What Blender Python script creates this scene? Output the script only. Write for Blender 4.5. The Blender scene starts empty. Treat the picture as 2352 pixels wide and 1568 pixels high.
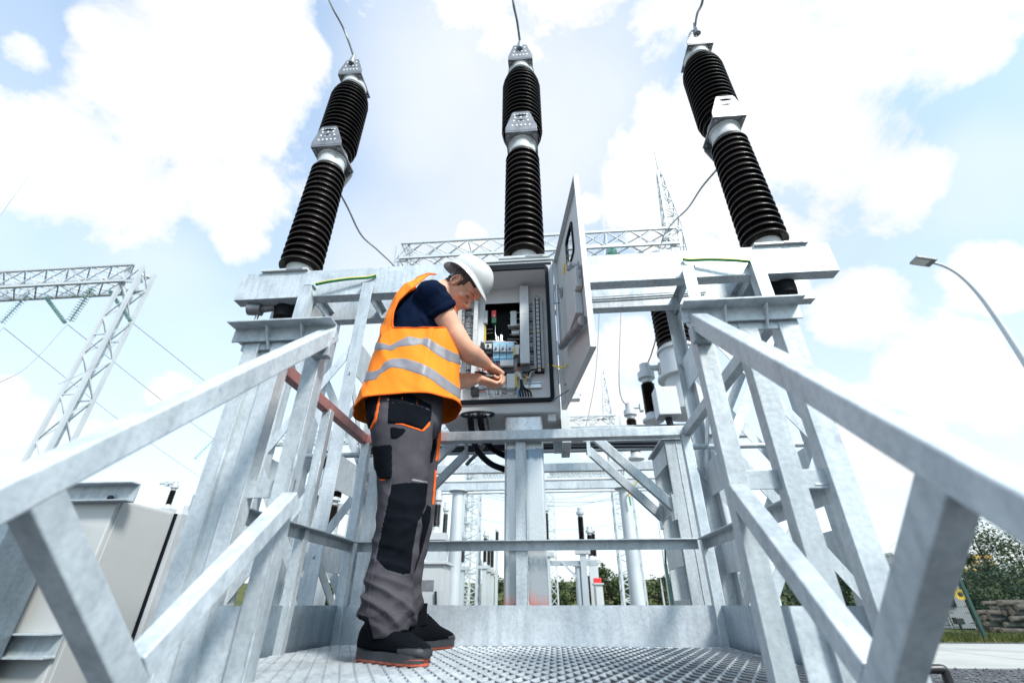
import bpy, math, random
from mathutils import Vector as V, Matrix, noise
random.seed(11)
R = math.radians
scn = bpy.context.scene
COL = scn.collection

# ------------------------------------------------------------------ camera model (a 16 mm lens, pitched up 30 deg)
F, TH, YAW, CZ = 1045.3, R(30.0), R(4.7), 0.16
CAM = V((0, 0, CZ))
G = -0.62                                    # ground level; the grating of the platform is z = 0
def ray(px, py):
    x, u = px - 1176, 784 - py
    a, b, c = x, F*math.cos(TH) - u*math.sin(TH), F*math.sin(TH) + u*math.cos(TH)
    cy, sy = math.cos(YAW), math.sin(YAW)
    return V((cy*a - sy*b, sy*a + cy*b, c)).normalized()
def at(px, py, X=None, Y=None, Z=None):
    d = ray(px, py)
    t = X/d.x if X is not None else Y/d.y if Y is not None else (Z - CZ)/d.z
    return CAM + d*t
def proj(p):
    v = V(p) - CAM
    cy, sy = math.cos(YAW), math.sin(YAW)
    a, b = cy*v.x + sy*v.y, -sy*v.x + cy*v.y
    z = b*math.cos(TH) + v.z*math.sin(TH); u = -b*math.sin(TH) + v.z*math.cos(TH)
    return 1176 + F*a/z, 784 - F*u/z

# ------------------------------------------------------------------ mesh helpers
def frame(d, up=(0, 0, 1)):
    d = V(d).normalized(); up = V(up)
    if abs(d.dot(up)) > 0.995: up = V((0, 1, 0))
    s = d.cross(up).normalized(); t = s.cross(d).normalized()
    return d, s, t
def spline(pts, n=8):
    pts = [V(p) for p in pts]; out = []
    P = [pts[0]*2 - pts[1]] + pts + [pts[-1]*2 - pts[-2]]
    for i in range(1, len(P) - 2):
        for k in range(n):
            t = k/n; a, b, c, d = P[i-1], P[i], P[i+1], P[i+2]
            out.append(0.5*((2*b) + (c - a)*t + (2*a - 5*b + 4*c - d)*t*t + (3*b - a - 3*c + d)*t**3))
    out.append(pts[-1]); return out

class MB:
    def __init__(s): s.v, s.f, s.m = [], [], []
    def add(s, vs, fs, mi=0):
        o = len(s.v); s.v += [V(v) for v in vs]
        for f in fs: s.f.append([i + o for i in f]); s.m.append(mi)
        return s
    def box(s, x0, x1, y0, y1, z0, z1, mi=0):
        c = V(((x0+x1)/2, (y0+y1)/2, (z0+z1)/2))
        return s.obox(c, V(((x1-x0)/2, 0, 0)), V((0, (y1-y0)/2, 0)), V((0, 0, (z1-z0)/2)), mi)
    def obox(s, c, a, b, d, mi=0):
        c, a, b, d = V(c), V(a), V(b), V(d)
        vs = [c + a*i + b*j + d*k for k in (-1, 1) for j in (-1, 1) for i in (-1, 1)]
        return s.add(vs, [(0, 2, 3, 1), (4, 5, 7, 6), (0, 1, 5, 4), (2, 6, 7, 3), (0, 4, 6, 2), (1, 3, 7, 5)], mi)
    def bar(s, p0, p1, w, h, up=(0, 0, 1), mi=0):
        p0, p1 = V(p0), V(p1); d, a, b = frame(p1 - p0, up)
        return s.obox((p0 + p1)/2, a*w/2, d*(p1 - p0).length/2, b*h/2, mi)
    def prof(s, p0, p1, poly, up=(0, 0, 1), mi=0):
        p0, p1 = V(p0), V(p1); d, a, b = frame(p1 - p0, up); n = len(poly)
        vs = [p0 + a*x + b*y for x, y in poly] + [p1 + a*x + b*y for x, y in poly]
        fs = [(i, (i+1) % n, n + (i+1) % n, n + i) for i in range(n)] + [tuple(range(n-1, -1, -1)), tuple(range(n, 2*n))]
        return s.add(vs, fs, mi)
    def angle(s, p0, p1, w, t, sx=1, sy=1, up=(0, 0, 1), mi=0):        # rolled L section
        poly = [(0, 0), (w*sx, 0), (w*sx, t*sy), (t*sx, t*sy), (t*sx, w*sy), (0, w*sy)]
        if sx*sy < 0: poly.reverse()
        return s.prof(p0, p1, poly, up, mi)
    def tube(s, pts, r, n=10, mi=0, cap=True):
        pts = [V(p) for p in pts]; k = len(pts); rs = r if isinstance(r, (list, tuple)) else [r]*k
        vs = []; ref = None
        for i in range(k):
            d = (pts[min(i+1, k-1)] - pts[max(i-1, 0)]).normalized()
            if ref is None:
                _, a, b = frame(d)
            else:
                b = (ref - d*ref.dot(d)).normalized(); a = d.cross(b)
            ref = b
            vs += [pts[i] + (a*math.cos(2*math.pi*j/n) + b*math.sin(2*math.pi*j/n))*rs[i] for j in range(n)]
        fs = [(i*n + j, i*n + (j+1) % n, (i+1)*n + (j+1) % n, (i+1)*n + j) for i in range(k-1) for j in range(n)]
        if cap: fs += [tuple(range(n-1, -1, -1)), tuple(range((k-1)*n, k*n))]
        return s.add(vs, fs, mi)
    def lathe(s, prof, c, n=40, ax=(0, 0, 1), mi=0):
        c = V(c); d, a, b = frame(ax, (0, 1, 0)); k = len(prof)
        vs = [c + d*z + (a*math.cos(2*math.pi*j/n) + b*math.sin(2*math.pi*j/n))*max(r, 1e-4) for r, z in prof for j in range(n)]
        fs = [(i*n + j, i*n + (j+1) % n, (i+1)*n + (j+1) % n, (i+1)*n + j) for i in range(k-1) for j in range(n)]
        fs += [tuple(range(n-1, -1, -1)), tuple(range((k-1)*n, k*n))]
        return s.add(vs, fs, mi)
    def ball(s, c, r, n=10, sc=(1, 1, 1), mi=0):
        pr = [(math.sin(math.pi*i/n), -math.cos(math.pi*i/n)) for i in range(n+1)]
        o = len(s.v); s.lathe([(a*r, b*r) for a, b in pr], (0, 0, 0), n*2, mi=mi)
        for i in range(o, len(s.v)): s.v[i] = V((s.v[i].x*sc[0], s.v[i].y*sc[1], s.v[i].z*sc[2])) + V(c)
        return s
    def plate(s, poly, nrm, t, mi=0):                                   # a flat polygon with thickness t
        poly = [V(p) for p in poly]; nrm = V(nrm).normalized(); n = len(poly)
        vs = [p - nrm*t/2 for p in poly] + [p + nrm*t/2 for p in poly]
        fs = [(i, (i+1) % n, n + (i+1) % n, n + i) for i in range(n)] + [tuple(range(n-1, -1, -1)), tuple(range(n, 2*n))]
        return s.add(vs, fs, mi)
    def bolt(s, p, d, r=0.011, h=0.009, mi=0):                          # hexagon head
        d, a, b = frame(d, (0.1, 0.2, 1)); p = V(p)
        s.lathe([(r*1.5, 0), (r*1.5, 0.003)], p, 14, d, mi); return s.lathe([(r, 0.003), (r, h+.003), (r*.8, h+.004)], p, 6, d, mi)
    def build(s, name, mats, parent=None, bevel=0, smooth=None, bseg=2):
        if not isinstance(mats, (list, tuple)): mats = [mats]
        if parent is None:
            xs = [v.x for v in s.v]; ys = [v.y for v in s.v]; zs = [v.z for v in s.v]
            base = V(((min(xs)+max(xs))/2, (min(ys)+max(ys))/2, min(zs)))
        else:
            base = wloc(parent)
        me = bpy.data.meshes.new(name)
        me.from_pydata([tuple(v - base) for v in s.v], [], s.f)
        for m in mats: me.materials.append(m)
        if len(mats) > 1: me.polygons.foreach_set('material_index', s.m)
        o = bpy.data.objects.new(name, me); COL.objects.link(o)
        if parent is None: o.location = base
        else: o.parent = parent
        fix_normals(me)
        if smooth is not None:
            me.polygons.foreach_set('use_smooth', [True]*len(me.polygons)); me.set_sharp_from_angle(angle=R(smooth))
        if bevel:
            b = o.modifiers.new('edge', 'BEVEL'); b.width = bevel; b.segments = bseg; b.limit_method = 'ANGLE'; b.angle_limit = R(40)
            b.harden_normals = False
        me.update(); return o
import bmesh
def fix_normals(me):
    bm = bmesh.new(); bm.from_mesh(me); bmesh.ops.recalc_face_normals(bm, faces=bm.faces); bm.to_mesh(me); bm.free()
def wloc(o):
    p = V((0, 0, 0))
    while o is not None: p += o.location; o = o.parent
    return p
def tag(o, label=None, cat=None, group=None, kind=None):
    if label: o['label'] = label
    if cat: o['category'] = cat
    if group: o['group'] = group
    if kind: o['kind'] = kind
    return o
def thing(name, label, cat, loc, group=None):
    o = bpy.data.objects.new(name, None); o.empty_display_size = 0.1; COL.objects.link(o); o.location = loc
    return tag(o, label, cat, group)
def dup(root, loc, label=None, group=None, rz=None):
    r = root.copy(); COL.objects.link(r); r.location = loc
    if rz is not None: r.rotation_euler = (0, 0, rz)
    if label: r['label'] = label
    if group: r['group'] = group
    for ch in list(root.children):
        c = ch.copy(); COL.objects.link(c); c.parent = r
        for g in ch.children:
            d = g.copy(); COL.objects.link(d); d.parent = c
    return r

# ------------------------------------------------------------------ materials
def newmat(name):
    m = bpy.data.materials.new(name); m.use_nodes = True
    nt = m.node_tree; b = nt.nodes['Principled BSDF']; return m, nt, b
def N(nt, typ, **kw):
    n = nt.nodes.new(typ)
    for k, v in kw.items():
        if hasattr(n, k): setattr(n, k, v)
        else: n.inputs[k.replace('_', ' ')].default_value = v
    return n
def L(nt, a, b): nt.links.new(a, b)
def simple(name, col, rough=0.5, metal=0.0, var=0.0, scale=8, bump=0.0, bscale=60, coat=0, spec=None, sheen=0, rvar=0, detail=4):
    m, nt, b = newmat(name)
    b.inputs['Base Color'].default_value = (*col, 1); b.inputs['Roughness'].default_value = rough; b.inputs['Metallic'].default_value = metal
    if coat: b.inputs['Coat Weight'].default_value = coat; b.inputs['Coat Roughness'].default_value = 0.08
    if spec is not None: b.inputs['Specular IOR Level'].default_value = spec
    if sheen: b.inputs['Sheen Weight'].default_value = sheen
    tc = N(nt, 'ShaderNodeTexCoord')
    if var or rvar:
        n = N(nt, 'ShaderNodeTexNoise'); n.inputs['Scale'].default_value = scale; n.inputs['Detail'].default_value = detail; L(nt, tc.outputs['Object'], n.inputs['Vector'])
        if var:
            r = N(nt, 'ShaderNodeValToRGB'); r.color_ramp.elements[0].position = .3; r.color_ramp.elements[1].position = .7
            r.color_ramp.elements[0].color = (*[c*(1-var) for c in col], 1); r.color_ramp.elements[1].color = (*[min(1, c*(1+var)) for c in col], 1)
            L(nt, n.outputs['Fac'], r.inputs['Fac']); L(nt, r.outputs['Color'], b.inputs['Base Color'])
        if rvar:
            mr = N(nt, 'ShaderNodeMapRange'); mr.inputs['To Min'].default_value = rough - rvar; mr.inputs['To Max'].default_value = rough + rvar
            L(nt, n.outputs['Fac'], mr.inputs['Value']); L(nt, mr.outputs['Result'], b.inputs['Roughness'])
    if bump:
        n2 = N(nt, 'ShaderNodeTexNoise'); n2.inputs['Scale'].default_value = bscale; n2.inputs['Detail'].default_value = 3; L(nt, tc.outputs['Object'], n2.inputs['Vector'])
        bp = N(nt, 'ShaderNodeBump'); bp.inputs['Strength'].default_value = bump; bp.inputs['Distance'].default_value = 0.01
        L(nt, n2.outputs['Fac'], bp.inputs['Height']); L(nt, bp.outputs['Normal'], b.inputs['Normal'])
    return m
def galv(name, base=(0.58, 0.62, 0.65), rough=0.42, metal=0.55, stain_shade=None, drips=0.0, lo=.78):
    """hot-dip galvanised steel: soft cloudy patches, fine mottling, runs and grey scuffs; stain=(axis, from, to, colour)"""
    m, nt, b = newmat(name); tc = N(nt, 'ShaderNodeTexCoord')
    geo = N(nt, 'ShaderNodeNewGeometry'); oi0 = N(nt, 'ShaderNodeObjectInfo'); sc0 = N(nt, 'ShaderNodeMath', operation='MULTIPLY'); sc0.inputs[1].default_value = 37.0; L(nt, oi0.outputs['Random'], sc0.inputs[0])
    va = N(nt, 'ShaderNodeVectorMath', operation='ADD'); L(nt, geo.outputs['Position'], va.inputs[0]); L(nt, sc0.outputs[0], va.inputs[1]); vec = va.outputs[0]
    n1 = N(nt, 'ShaderNodeTexNoise'); n1.inputs['Scale'].default_value = 4.2; n1.inputs['Detail'].default_value = 6; n1.inputs['Roughness'].default_value = .62; n1.inputs['Distortion'].default_value = .6
    L(nt, vec, n1.inputs['Vector'])
    n2 = N(nt, 'ShaderNodeTexNoise'); n2.inputs['Scale'].default_value = 70; n2.inputs['Detail'].default_value = 3
    L(nt, vec, n2.inputs['Vector'])
    mp = N(nt, 'ShaderNodeMapping'); mp.inputs['Scale'].default_value = (14, 14, 1.6); L(nt, vec, mp.inputs['Vector'])
    n3 = N(nt, 'ShaderNodeTexNoise'); n3.inputs['Scale'].default_value = 2.2; n3.inputs['Detail'].default_value = 5; L(nt, mp.outputs['Vector'], n3.inputs['Vector'])
    r = N(nt, 'ShaderNodeValToRGB'); e = r.color_ramp.elements
    e[0].position = .30; e[0].color = (base[0]*lo, base[1]*lo*1.01, base[2]*lo*1.02, 1); e[1].position = .68; e[1].color = (*[min(1, c*1.12) for c in base], 1)
    L(nt, n1.outputs['Fac'], r.inputs['Fac'])
    mx = N(nt, 'ShaderNodeMixRGB', blend_type='MULTIPLY'); mx.inputs['Fac'].default_value = .55
    r2 = N(nt, 'ShaderNodeValToRGB'); r2.color_ramp.elements[0].position = .32; r2.color_ramp.elements[0].color = (.72, .74, .76, 1); r2.color_ramp.elements[1].position = .6
    L(nt, n2.outputs['Fac'], r2.inputs['Fac']); L(nt, r.outputs['Color'], mx.inputs['Color1']); L(nt, r2.outputs['Color'], mx.inputs['Color2'])
    mx2 = N(nt, 'ShaderNodeMixRGB', blend_type='MULTIPLY'); mx2.inputs['Fac'].default_value = .5
    r3 = N(nt, 'ShaderNodeValToRGB'); r3.color_ramp.elements[0].position = .36; r3.color_ramp.elements[0].color = (.66, .69, .72, 1); r3.color_ramp.elements[1].position = .55
    L(nt, n3.outputs['Fac'], r3.inputs['Fac']); L(nt, mx.outputs['Color'], mx2.inputs['Color1']); L(nt, r3.outputs['Color'], mx2.inputs['Color2'])
    oi = N(nt, 'ShaderNodeObjectInfo'); orr = N(nt, 'ShaderNodeMapRange'); orr.inputs['To Min'].default_value = .84; orr.inputs['To Max'].default_value = 1.1; L(nt, oi.outputs['Random'], orr.inputs['Value'])
    mo = N(nt, 'ShaderNodeMixRGB', blend_type='MULTIPLY'); mo.inputs['Fac'].default_value = 1; L(nt, mx2.outputs['Color'], mo.inputs['Color1']); L(nt, orr.outputs['Result'], mo.inputs['Color2'])
    # scattered scuffs and dark handling marks
    ns = N(nt, 'ShaderNodeTexNoise'); ns.inputs['Scale'].default_value = 11; ns.inputs['Detail'].default_value = 9; ns.inputs['Roughness'].default_value = .75; L(nt, vec, ns.inputs['Vector'])
    rs = N(nt, 'ShaderNodeValToRGB'); rs.color_ramp.elements[0].position = .30; rs.color_ramp.elements[0].color = (.45, .48, .52, 1); rs.color_ramp.elements[1].position = .37; L(nt, ns.outputs['Fac'], rs.inputs['Fac'])
    msc = N(nt, 'ShaderNodeMixRGB', blend_type='MULTIPLY'); msc.inputs['Fac'].default_value = .7; L(nt, mo.outputs['Color'], msc.inputs['Color1']); L(nt, rs.outputs['Color'], msc.inputs['Color2'])
    colr = msc.outputs['Color']; sepp = None
    for st in (stain_shade or []):
        ax, a, c, col, sc = st
        if sepp is None: sepp = N(nt, 'ShaderNodeSeparateXYZ'); L(nt, geo.outputs['Position'], sepp.inputs[0])
        mr = N(nt, 'ShaderNodeMapRange'); mr.interpolation_type = 'SMOOTHSTEP'; mr.inputs['From Min'].default_value = a; mr.inputs['From Max'].default_value = c
        L(nt, sepp.outputs[ax], mr.inputs['Value'])
        n4 = N(nt, 'ShaderNodeTexNoise'); n4.inputs['Scale'].default_value = sc; n4.inputs['Detail'].default_value = 6
        mp4 = N(nt, 'ShaderNodeMapping'); mp4.inputs['Scale'].default_value = (2, 2, .5); L(nt, geo.outputs['Position'], mp4.inputs['Vector']); L(nt, mp4.outputs['Vector'], n4.inputs['Vector'])
        ad = N(nt, 'ShaderNodeMath', operation='MULTIPLY_ADD'); ad.inputs[1].default_value = 1.15; L(nt, mr.outputs['Result'], ad.inputs[0]); L(nt, n4.outputs['Fac'], ad.inputs[2])
        th = N(nt, 'ShaderNodeMapRange'); th.inputs['From Min'].default_value = .92; th.inputs['From Max'].default_value = 1.35; L(nt, ad.outputs[0], th.inputs['Value'])
        ms = N(nt, 'ShaderNodeMixRGB'); ms.inputs['Color2'].default_value = (*col, 1); L(nt, th.outputs['Result'], ms.inputs['Fac']); L(nt, colr, ms.inputs['Color1']); colr = ms.outputs['Color']
    L(nt, colr, b.inputs['Base Color'])
    b.inputs['Metallic'].default_value = metal
    mr = N(nt, 'ShaderNodeMapRange'); mr.inputs['To Min'].default_value = rough - .14; mr.inputs['To Max'].default_value = rough + .16
    L(nt, n1.outputs['Fac'], mr.inputs['Value']); L(nt, mr.outputs['Result'], b.inputs['Roughness'])
    bp = N(nt, 'ShaderNodeBump'); bp.inputs['Strength'].default_value = .16; bp.inputs['Distance'].default_value = .006
    mb = N(nt, 'ShaderNodeMath', operation='ADD'); L(nt, n2.outputs['Fac'], mb.inputs[0]); L(nt, n1.outputs['Fac'], mb.inputs[1])
    L(nt, mb.outputs[0], bp.inputs['Height']); L(nt, bp.outputs['Normal'], b.inputs['Normal'])
    return m
M = {}
M['galv'] = galv('galvanised_steel', (0.47, 0.515, 0.545), .42, .35)
M['galv_soft'] = galv('galvanised_steel_fresh', (0.53, 0.575, 0.605), .44, .22)
M['galv_post'] = galv('galvanised_post', (0.51, 0.555, 0.585), .45, .10, stain_shade=[('Z', .05, -.25, (.10, .14, .17), 9)])
M['galv_side'] = galv('galvanised_shaded_plate', (0.27, 0.335, 0.385), .36, .55, lo=.7, stain_shade=[('Z', .06, -.03, (.16, .20, .23), 12)])  # shade of the side plates, deeper at the base, put into the colour
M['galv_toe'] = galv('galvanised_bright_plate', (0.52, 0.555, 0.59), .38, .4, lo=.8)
M['galv_column'] = galv('galvanised_sheet_column', (0.66, 0.68, 0.69), .28, .5, stain_shade=[('Z', .945, .905, (.17, .23, .29), 26), ('Z', .90, .83, (.54, .565, .585), 26), ('Z', .50, .22, (.36, .39, .42), 30), ('Z', .37, .0, (.60, .22, .19), 2.6)])
M['rust_rail'] = galv('red_primed_rail', (0.33, 0.15, 0.14), .5, .1, lo=.7, stain_shade=[('Y', 1.7, 1.35, (.42, .42, .43), 7)])
M['far_rail'] = galv('galvanised_rail_pink_end', (0.52, 0.555, 0.58), .42, .5, stain_shade=[('X', -.42, -.75, (.55, .26, .24), 5)])
M['steel_bg'] = simple('weathered_zinc', (.50, .535, .56), .55, .2, .07, 1.5)
M['zinc_dark'] = galv('dull_zinc_bolt', (0.30, 0.32, 0.34), .45, .6)
M['porcelain'] = simple('brown_glazed_porcelain', (.012, .008, .007), .36, 0, .55, 3.5, coat=.06, spec=.4)
M['white_metal'] = simple('pale_painted_casting', (.52, .54, .54), .45, .1, .08, 5, .05, 40)
M['alu'] = simple('aluminium_plate', (.24, .24, .255), .45, .5, .2, 12, .05, 80)
M['grating'] = galv('galvanised_expanded_metal', (0.54, 0.575, 0.60), .36, .45)
M['cab'] = simple('light_grey_powder_coat', (.50, .52, .53), .42, 0, .04, 4, .03, 220)
M['cab_dark'] = simple('grey_cabinet_interior', (.60, .60, .61), .5, 0, .05, 4)
M['cab_left'] = simple('warm_grey_sheet_metal', (.475, .485, .485), .34, .15, .07, 2.2, .03, 160)
M['rubber'] = simple('black_rubber', (.005, .007, .012), .55, 0, .2, 30, spec=.15)
M['black'] = simple('black_plastic', (.014, .015, .017), .4)
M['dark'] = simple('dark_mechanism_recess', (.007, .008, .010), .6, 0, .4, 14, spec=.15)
M['cable'] = simple('black_cable_sheath', (.008, .011, .018), .42, 0, .2, 20, spec=.3)
M['white_pl'] = simple('white_plastic', (.52, .53, .54), .4, 0, .03, 20)
M['grey_pl'] = simple('grey_plastic', (.42, .45, .48), .45, 0, .05, 20)
M['blue_pl'] = simple('pale_blue_breaker_plastic', (.26, .50, .66), .4, 0, .06, 20)
M['blue_dk'] = simple('blue_terminal_plastic', (.07, .25, .42), .4)
M['red'] = simple('red_plastic', (.60, .03, .03), .4)
M['green'] = simple('dark_green_plastic', (.02, .10, .05), .4)
M['yellow'] = simple('yellow_plastic', (.75, .50, .03), .45)
M['steel'] = simple('bright_machined_steel', (.42, .43, .44), .3, .9, .1, 10)
M['wire_grey'] = simple('grey_wire', (.40, .42, .46), .5)
M['wire_white'] = simple('white_wire', (.7, .7, .7), .5)
M['wire_yellow'] = simple('yellow_wire', (.75, .55, .05), .45)
M['wire_red'] = simple('red_wire', (.6, .05, .05), .45)
M['wire_blue'] = simple('blue_wire', (.08, .35, .62), .45)
M['alu_wire'] = simple('stranded_aluminium', (.33, .34, .36), .5, .5, .2, 90)
M['glass_ins'] = simple('green_glass_disc', (.55, .82, .76), .1, 0, .08, 10)
M['glass_ins'].node_tree.nodes['Principled BSDF'].inputs['Transmission Weight'].default_value = .6
def earth_mat():
    m, nt, b = newmat('green_yellow_insulation'); g = N(nt, 'ShaderNodeNewGeometry'); sp = N(nt, 'ShaderNodeSeparateXYZ'); L(nt, g.outputs['Normal'], sp.inputs[0])
    tc = N(nt, 'ShaderNodeTexCoord'); n = N(nt, 'ShaderNodeTexNoise'); n.inputs['Scale'].default_value = 6; L(nt, tc.outputs['Object'], n.inputs['Vector'])
    ad = N(nt, 'ShaderNodeMath', operation='ADD'); L(nt, sp.outputs['Z'], ad.inputs[0]); L(nt, n.outputs['Fac'], ad.inputs[1])
    r = N(nt, 'ShaderNodeValToRGB'); r.color_ramp.interpolation = 'CONSTANT'; r.color_ramp.elements[0].color = (.03, .24, .08, 1); r.color_ramp.elements[1].position = .52; r.color_ramp.elements[1].color = (.80, .50, .03, 1)
    L(nt, ad.outputs[0], r.inputs['Fac']); L(nt, r.outputs['Color'], b.inputs['Base Color']); b.inputs['Roughness'].default_value = .45; return m
M['earth'] = earth_mat()
CX = -0.143                                   # the vertical symmetry plane of the breaker

# ================================================================== THE SERVICE PLATFORM
XL, XR, Y0, Y1 = -1.05, 0.755, 1.27, 2.48
plat = thing('service_platform', 'galvanised steel service platform with mesh floor and guard rails, worker standing on it', 'platform', (CX, 1.9, G))
def grating():
    b = MB(); sw, lw, t, w = .044, .105, .0022, .0112
    nx = int((XR - XL - .02)/(sw/2)); ny = int((Y1 - Y0 - .02)/(lw/2))
    for i in range(nx):
        pts = []
        for j in range(ny + 1):
            x = XL + .016 + (i + (1 if (i + j) % 2 else 0))*sw/2; y = Y0 + .012 + j*lw/2
            pts.append((x, y))
        for j in range(ny):
            (xa, ya), (xb, yb) = pts[j], pts[j+1]
            # bond flat + slanted strand, tilted about the long way of the diamond
            d = V((xb - xa, yb - ya, 0)).normalized(); sd = V((d.y, -d.x, 0))
            tilt = R(38); a = sd*math.cos(tilt) - V((0, 0, 1))*math.sin(tilt); nn = sd*math.sin(tilt) + V((0, 0, 1))*math.cos(tilt)
            c = V(((xa+xb)/2, (ya+yb)/2, -.005)); h = V((xb - xa, yb - ya, 0))/2*1.03
            b.obox(c, a*w/2, h, nn*t/2)
    return b
grating().build('grating', M['grating'], plat)
b = MB()
for y in (Y0 + .03, 1.68, 2.08, Y1 - .03): b.prof((XL, y, -.013), (XR, y, -.013), [(-.025, -.08), (.025, -.08), (.025, -.074), (-.019, -.074), (-.019, -.006), (.025, -.006), (.025, 0), (-.025, 0)])
for x in (XL - .004, XR - .046): b.box(x, x + .05, Y0, Y1, -.10, -.014)
b.build('floor_frame', M['galv'], plat, bevel=.002)
def toe(name, p0, p1, m, z0=-.004, z1=.157, t=.006):
    b = MB(); p0, p1 = V((*p0, (z0+z1)/2)), V((*p1, (z0+z1)/2)); b.bar(p0, p1, t, z1 - z0)
    # weld beads at the ends
    for p in (p0, p1):
        b.tube([V((p.x, p.y, z0 + (z1-z0)*k/30)) for k in range(31)], [.0028 + .0012*abs(noise.noise(V((k*.9, p.x*9, p.y*7)))) for k in range(31)], 6)
    return b.build(name, M[m], plat, smooth=40)
toe('toe_board', (XL + .006, Y1), (XR - .006, Y1), 'galv_toe')
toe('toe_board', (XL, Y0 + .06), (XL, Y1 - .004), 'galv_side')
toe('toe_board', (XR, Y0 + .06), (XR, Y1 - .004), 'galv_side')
toe('toe_board', (XL + .10, Y0 + .02), (-.80, Y0 + .02), 'galv_soft')
toe('toe_board', (.55, Y0 + .02), (XR - .10, Y0 + .02), 'galv_soft')
def post(x, y, z0, z1, w=.05, wt=.05, mat='galv_post', name='post'):
    """square post welded from two angles: a raised bead runs down the seam"""
    b = MB(); b.box(x, x + w, y, y + wt, z0, z1)
    ws = []
    for sx in (x if x > CX else x + w,):
        z = z0
        pts = []
        while z < z1:
            pts.append(V((sx, y, z))); z += .012
        rr = [.0022 + .0022*abs(noise.noise(p*45)) + (.0025 if noise.noise(p*7) > .38 else 0) for p in pts]
        b.tube(pts, rr, 6)
    return b.build(name, M[mat], plat, bevel=.004, smooth=50)
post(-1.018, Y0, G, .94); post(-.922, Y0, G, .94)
b = MB(); b.box(-.9675, -.9225, Y0 + .016, Y0 + .026, G, .93); b.build('post', M['galv_post'], plat)                         # front left pair
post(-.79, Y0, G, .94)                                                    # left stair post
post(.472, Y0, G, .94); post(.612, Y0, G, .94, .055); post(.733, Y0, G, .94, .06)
post(XL - .01, Y1 - .03, G, .96, .045, .045, 'galv'); post(XR - .035, Y1 - .03, G, .96, .045, .045, 'galv')
post(-.185, Y1 + .004, -.1, .951, .058, .024, 'galv')
post(XL - .01, 1.95, G, .96, .04, .04, 'galv')
# guard rails
b = MB(); b.prof((XL + .01, Y1, .952), (XR, Y1, .952), [(-.03, 0), (.03, 0), (.03, .055), (-.03, .055)]); b.build('top_rail', M['far_rail'], plat, bevel=.004)
b = MB(); b.prof((XL, Y0, .952), (XL, Y1 + .03, .952), [(-.02, 0), (.02, 0), (.02, .05), (-.02, .05)]); b.build('top_rail', M['rust_rail'], plat, bevel=.003)
b = MB(); b.prof((XR, Y0, .952), (XR, Y1 + .03, .952), [(-.02, 0), (.02, 0), (.02, .05), (-.02, .05)]); b.build('top_rail', M['galv'], plat, bevel=.003)
for x0, x1 in ((XL - .01, -.70), (.44, XR + .05)):
    b = MB(); b.angle((x0, Y0 - .008, .985), (x1, Y0 - .008, .985), .055, .006, 1, -1); b.box(x0 + .03, x1 - .02, Y0 + .002, Y0 + .012, .905, .978)
    for xx in (x0 + .13, x1 - .11): b.plate([(xx, Y0 - .004, .978), (xx, Y0 - .045, .974), (xx, Y0 - .004, .90)], (1, 0, 0), .006)
    b.build('top_rail', M['galv_post'], plat, bevel=.0015)
    b = MB(); b.box(x0 + .06, x1 - .04, Y0 + .022, Y0 + .028, .425, .475); b.build('mid_rail', M['galv_soft'], plat, bevel=.001)
b = MB(); b.angle((XL + .05, Y1, .437), (XR - .05, Y1, .437), .045, .005, 1, -1); b.build('mid_rail', M['galv'], plat, bevel=.001)
b = MB(); b.angle((XL + .012, Y0 + .02, .437), (XL + .012, Y1 - .02, .437), .045, .005, 1, -1); b.build('mid_rail', M['galv'], plat, bevel=.001)
b = MB(); b.angle((XR - .012, Y0 + .02, .437), (XR - .012, Y1 - .02, .437), .045, .005, -1, -1); b.build('mid_rail', M['galv'], plat, bevel=.001)

# ------------------------------------------------------------------ the sloping stair railings (camera stands between them)
def stair_rail(x, label):
    t = thing('stair_railing', label, 'railing', (x, .8, G), 'sloping railings either side of the stair')
    s = .95
    zt = lambda y: .99 - (1.285 - y)*s
    b = MB(); b.bar((x, 1.285, zt(1.285) - .028), (x, .26, zt(.26) - .028), .05, .05); o = b.build('top_rail', M['galv_soft'], t, bevel=.005, bseg=3)
    zm = lambda y: .412 - (1.27 - y)*s
    b = MB(); b.bar((x, 1.275, zm(1.275)), (x, .905, zm(.905)), .046, .046); b.build('mid_rail', M['galv_soft'], t, bevel=.004, bseg=3)
    b = MB(); b.bar((x, .598, .300), (x, .905, .030), .0475, .05, (0, 1, 1)); b.build('end_post', M['galv_soft'], t, bevel=.004, bseg=3)
    b = MB(); b.box(x - .03, x + .03, 1.24, 1.268, zt(1.26) - .11, zt(1.26) - .06); b.build('bracket', M['galv'], t, bevel=.001)
    return t
stair_rail(-.728, 'sloping galvanised handrail frame on the left, beside the grey cabinet')
stair_rail(.487, 'sloping galvanised handrail frame on the right, in front of the road')
st = thing('stair', 'short galvanised stair leading up to the platform between two handrails', 'stair', (CX, .9, G))
for x in (-.76, .48):
    b = MB(); b.bar((x, 1.24, -.06), (x, .62, G + .02), .012, .16); b.build('stringer', M['galv'], st)
for k in range(3):
    b = MB(); y = 1.10 - k*.18; z = -.17 - k*.17; b.box(-.75, .47, y - .1, y + .1, z - .02, z); b.build('tread', M['galv'], st)

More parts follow.
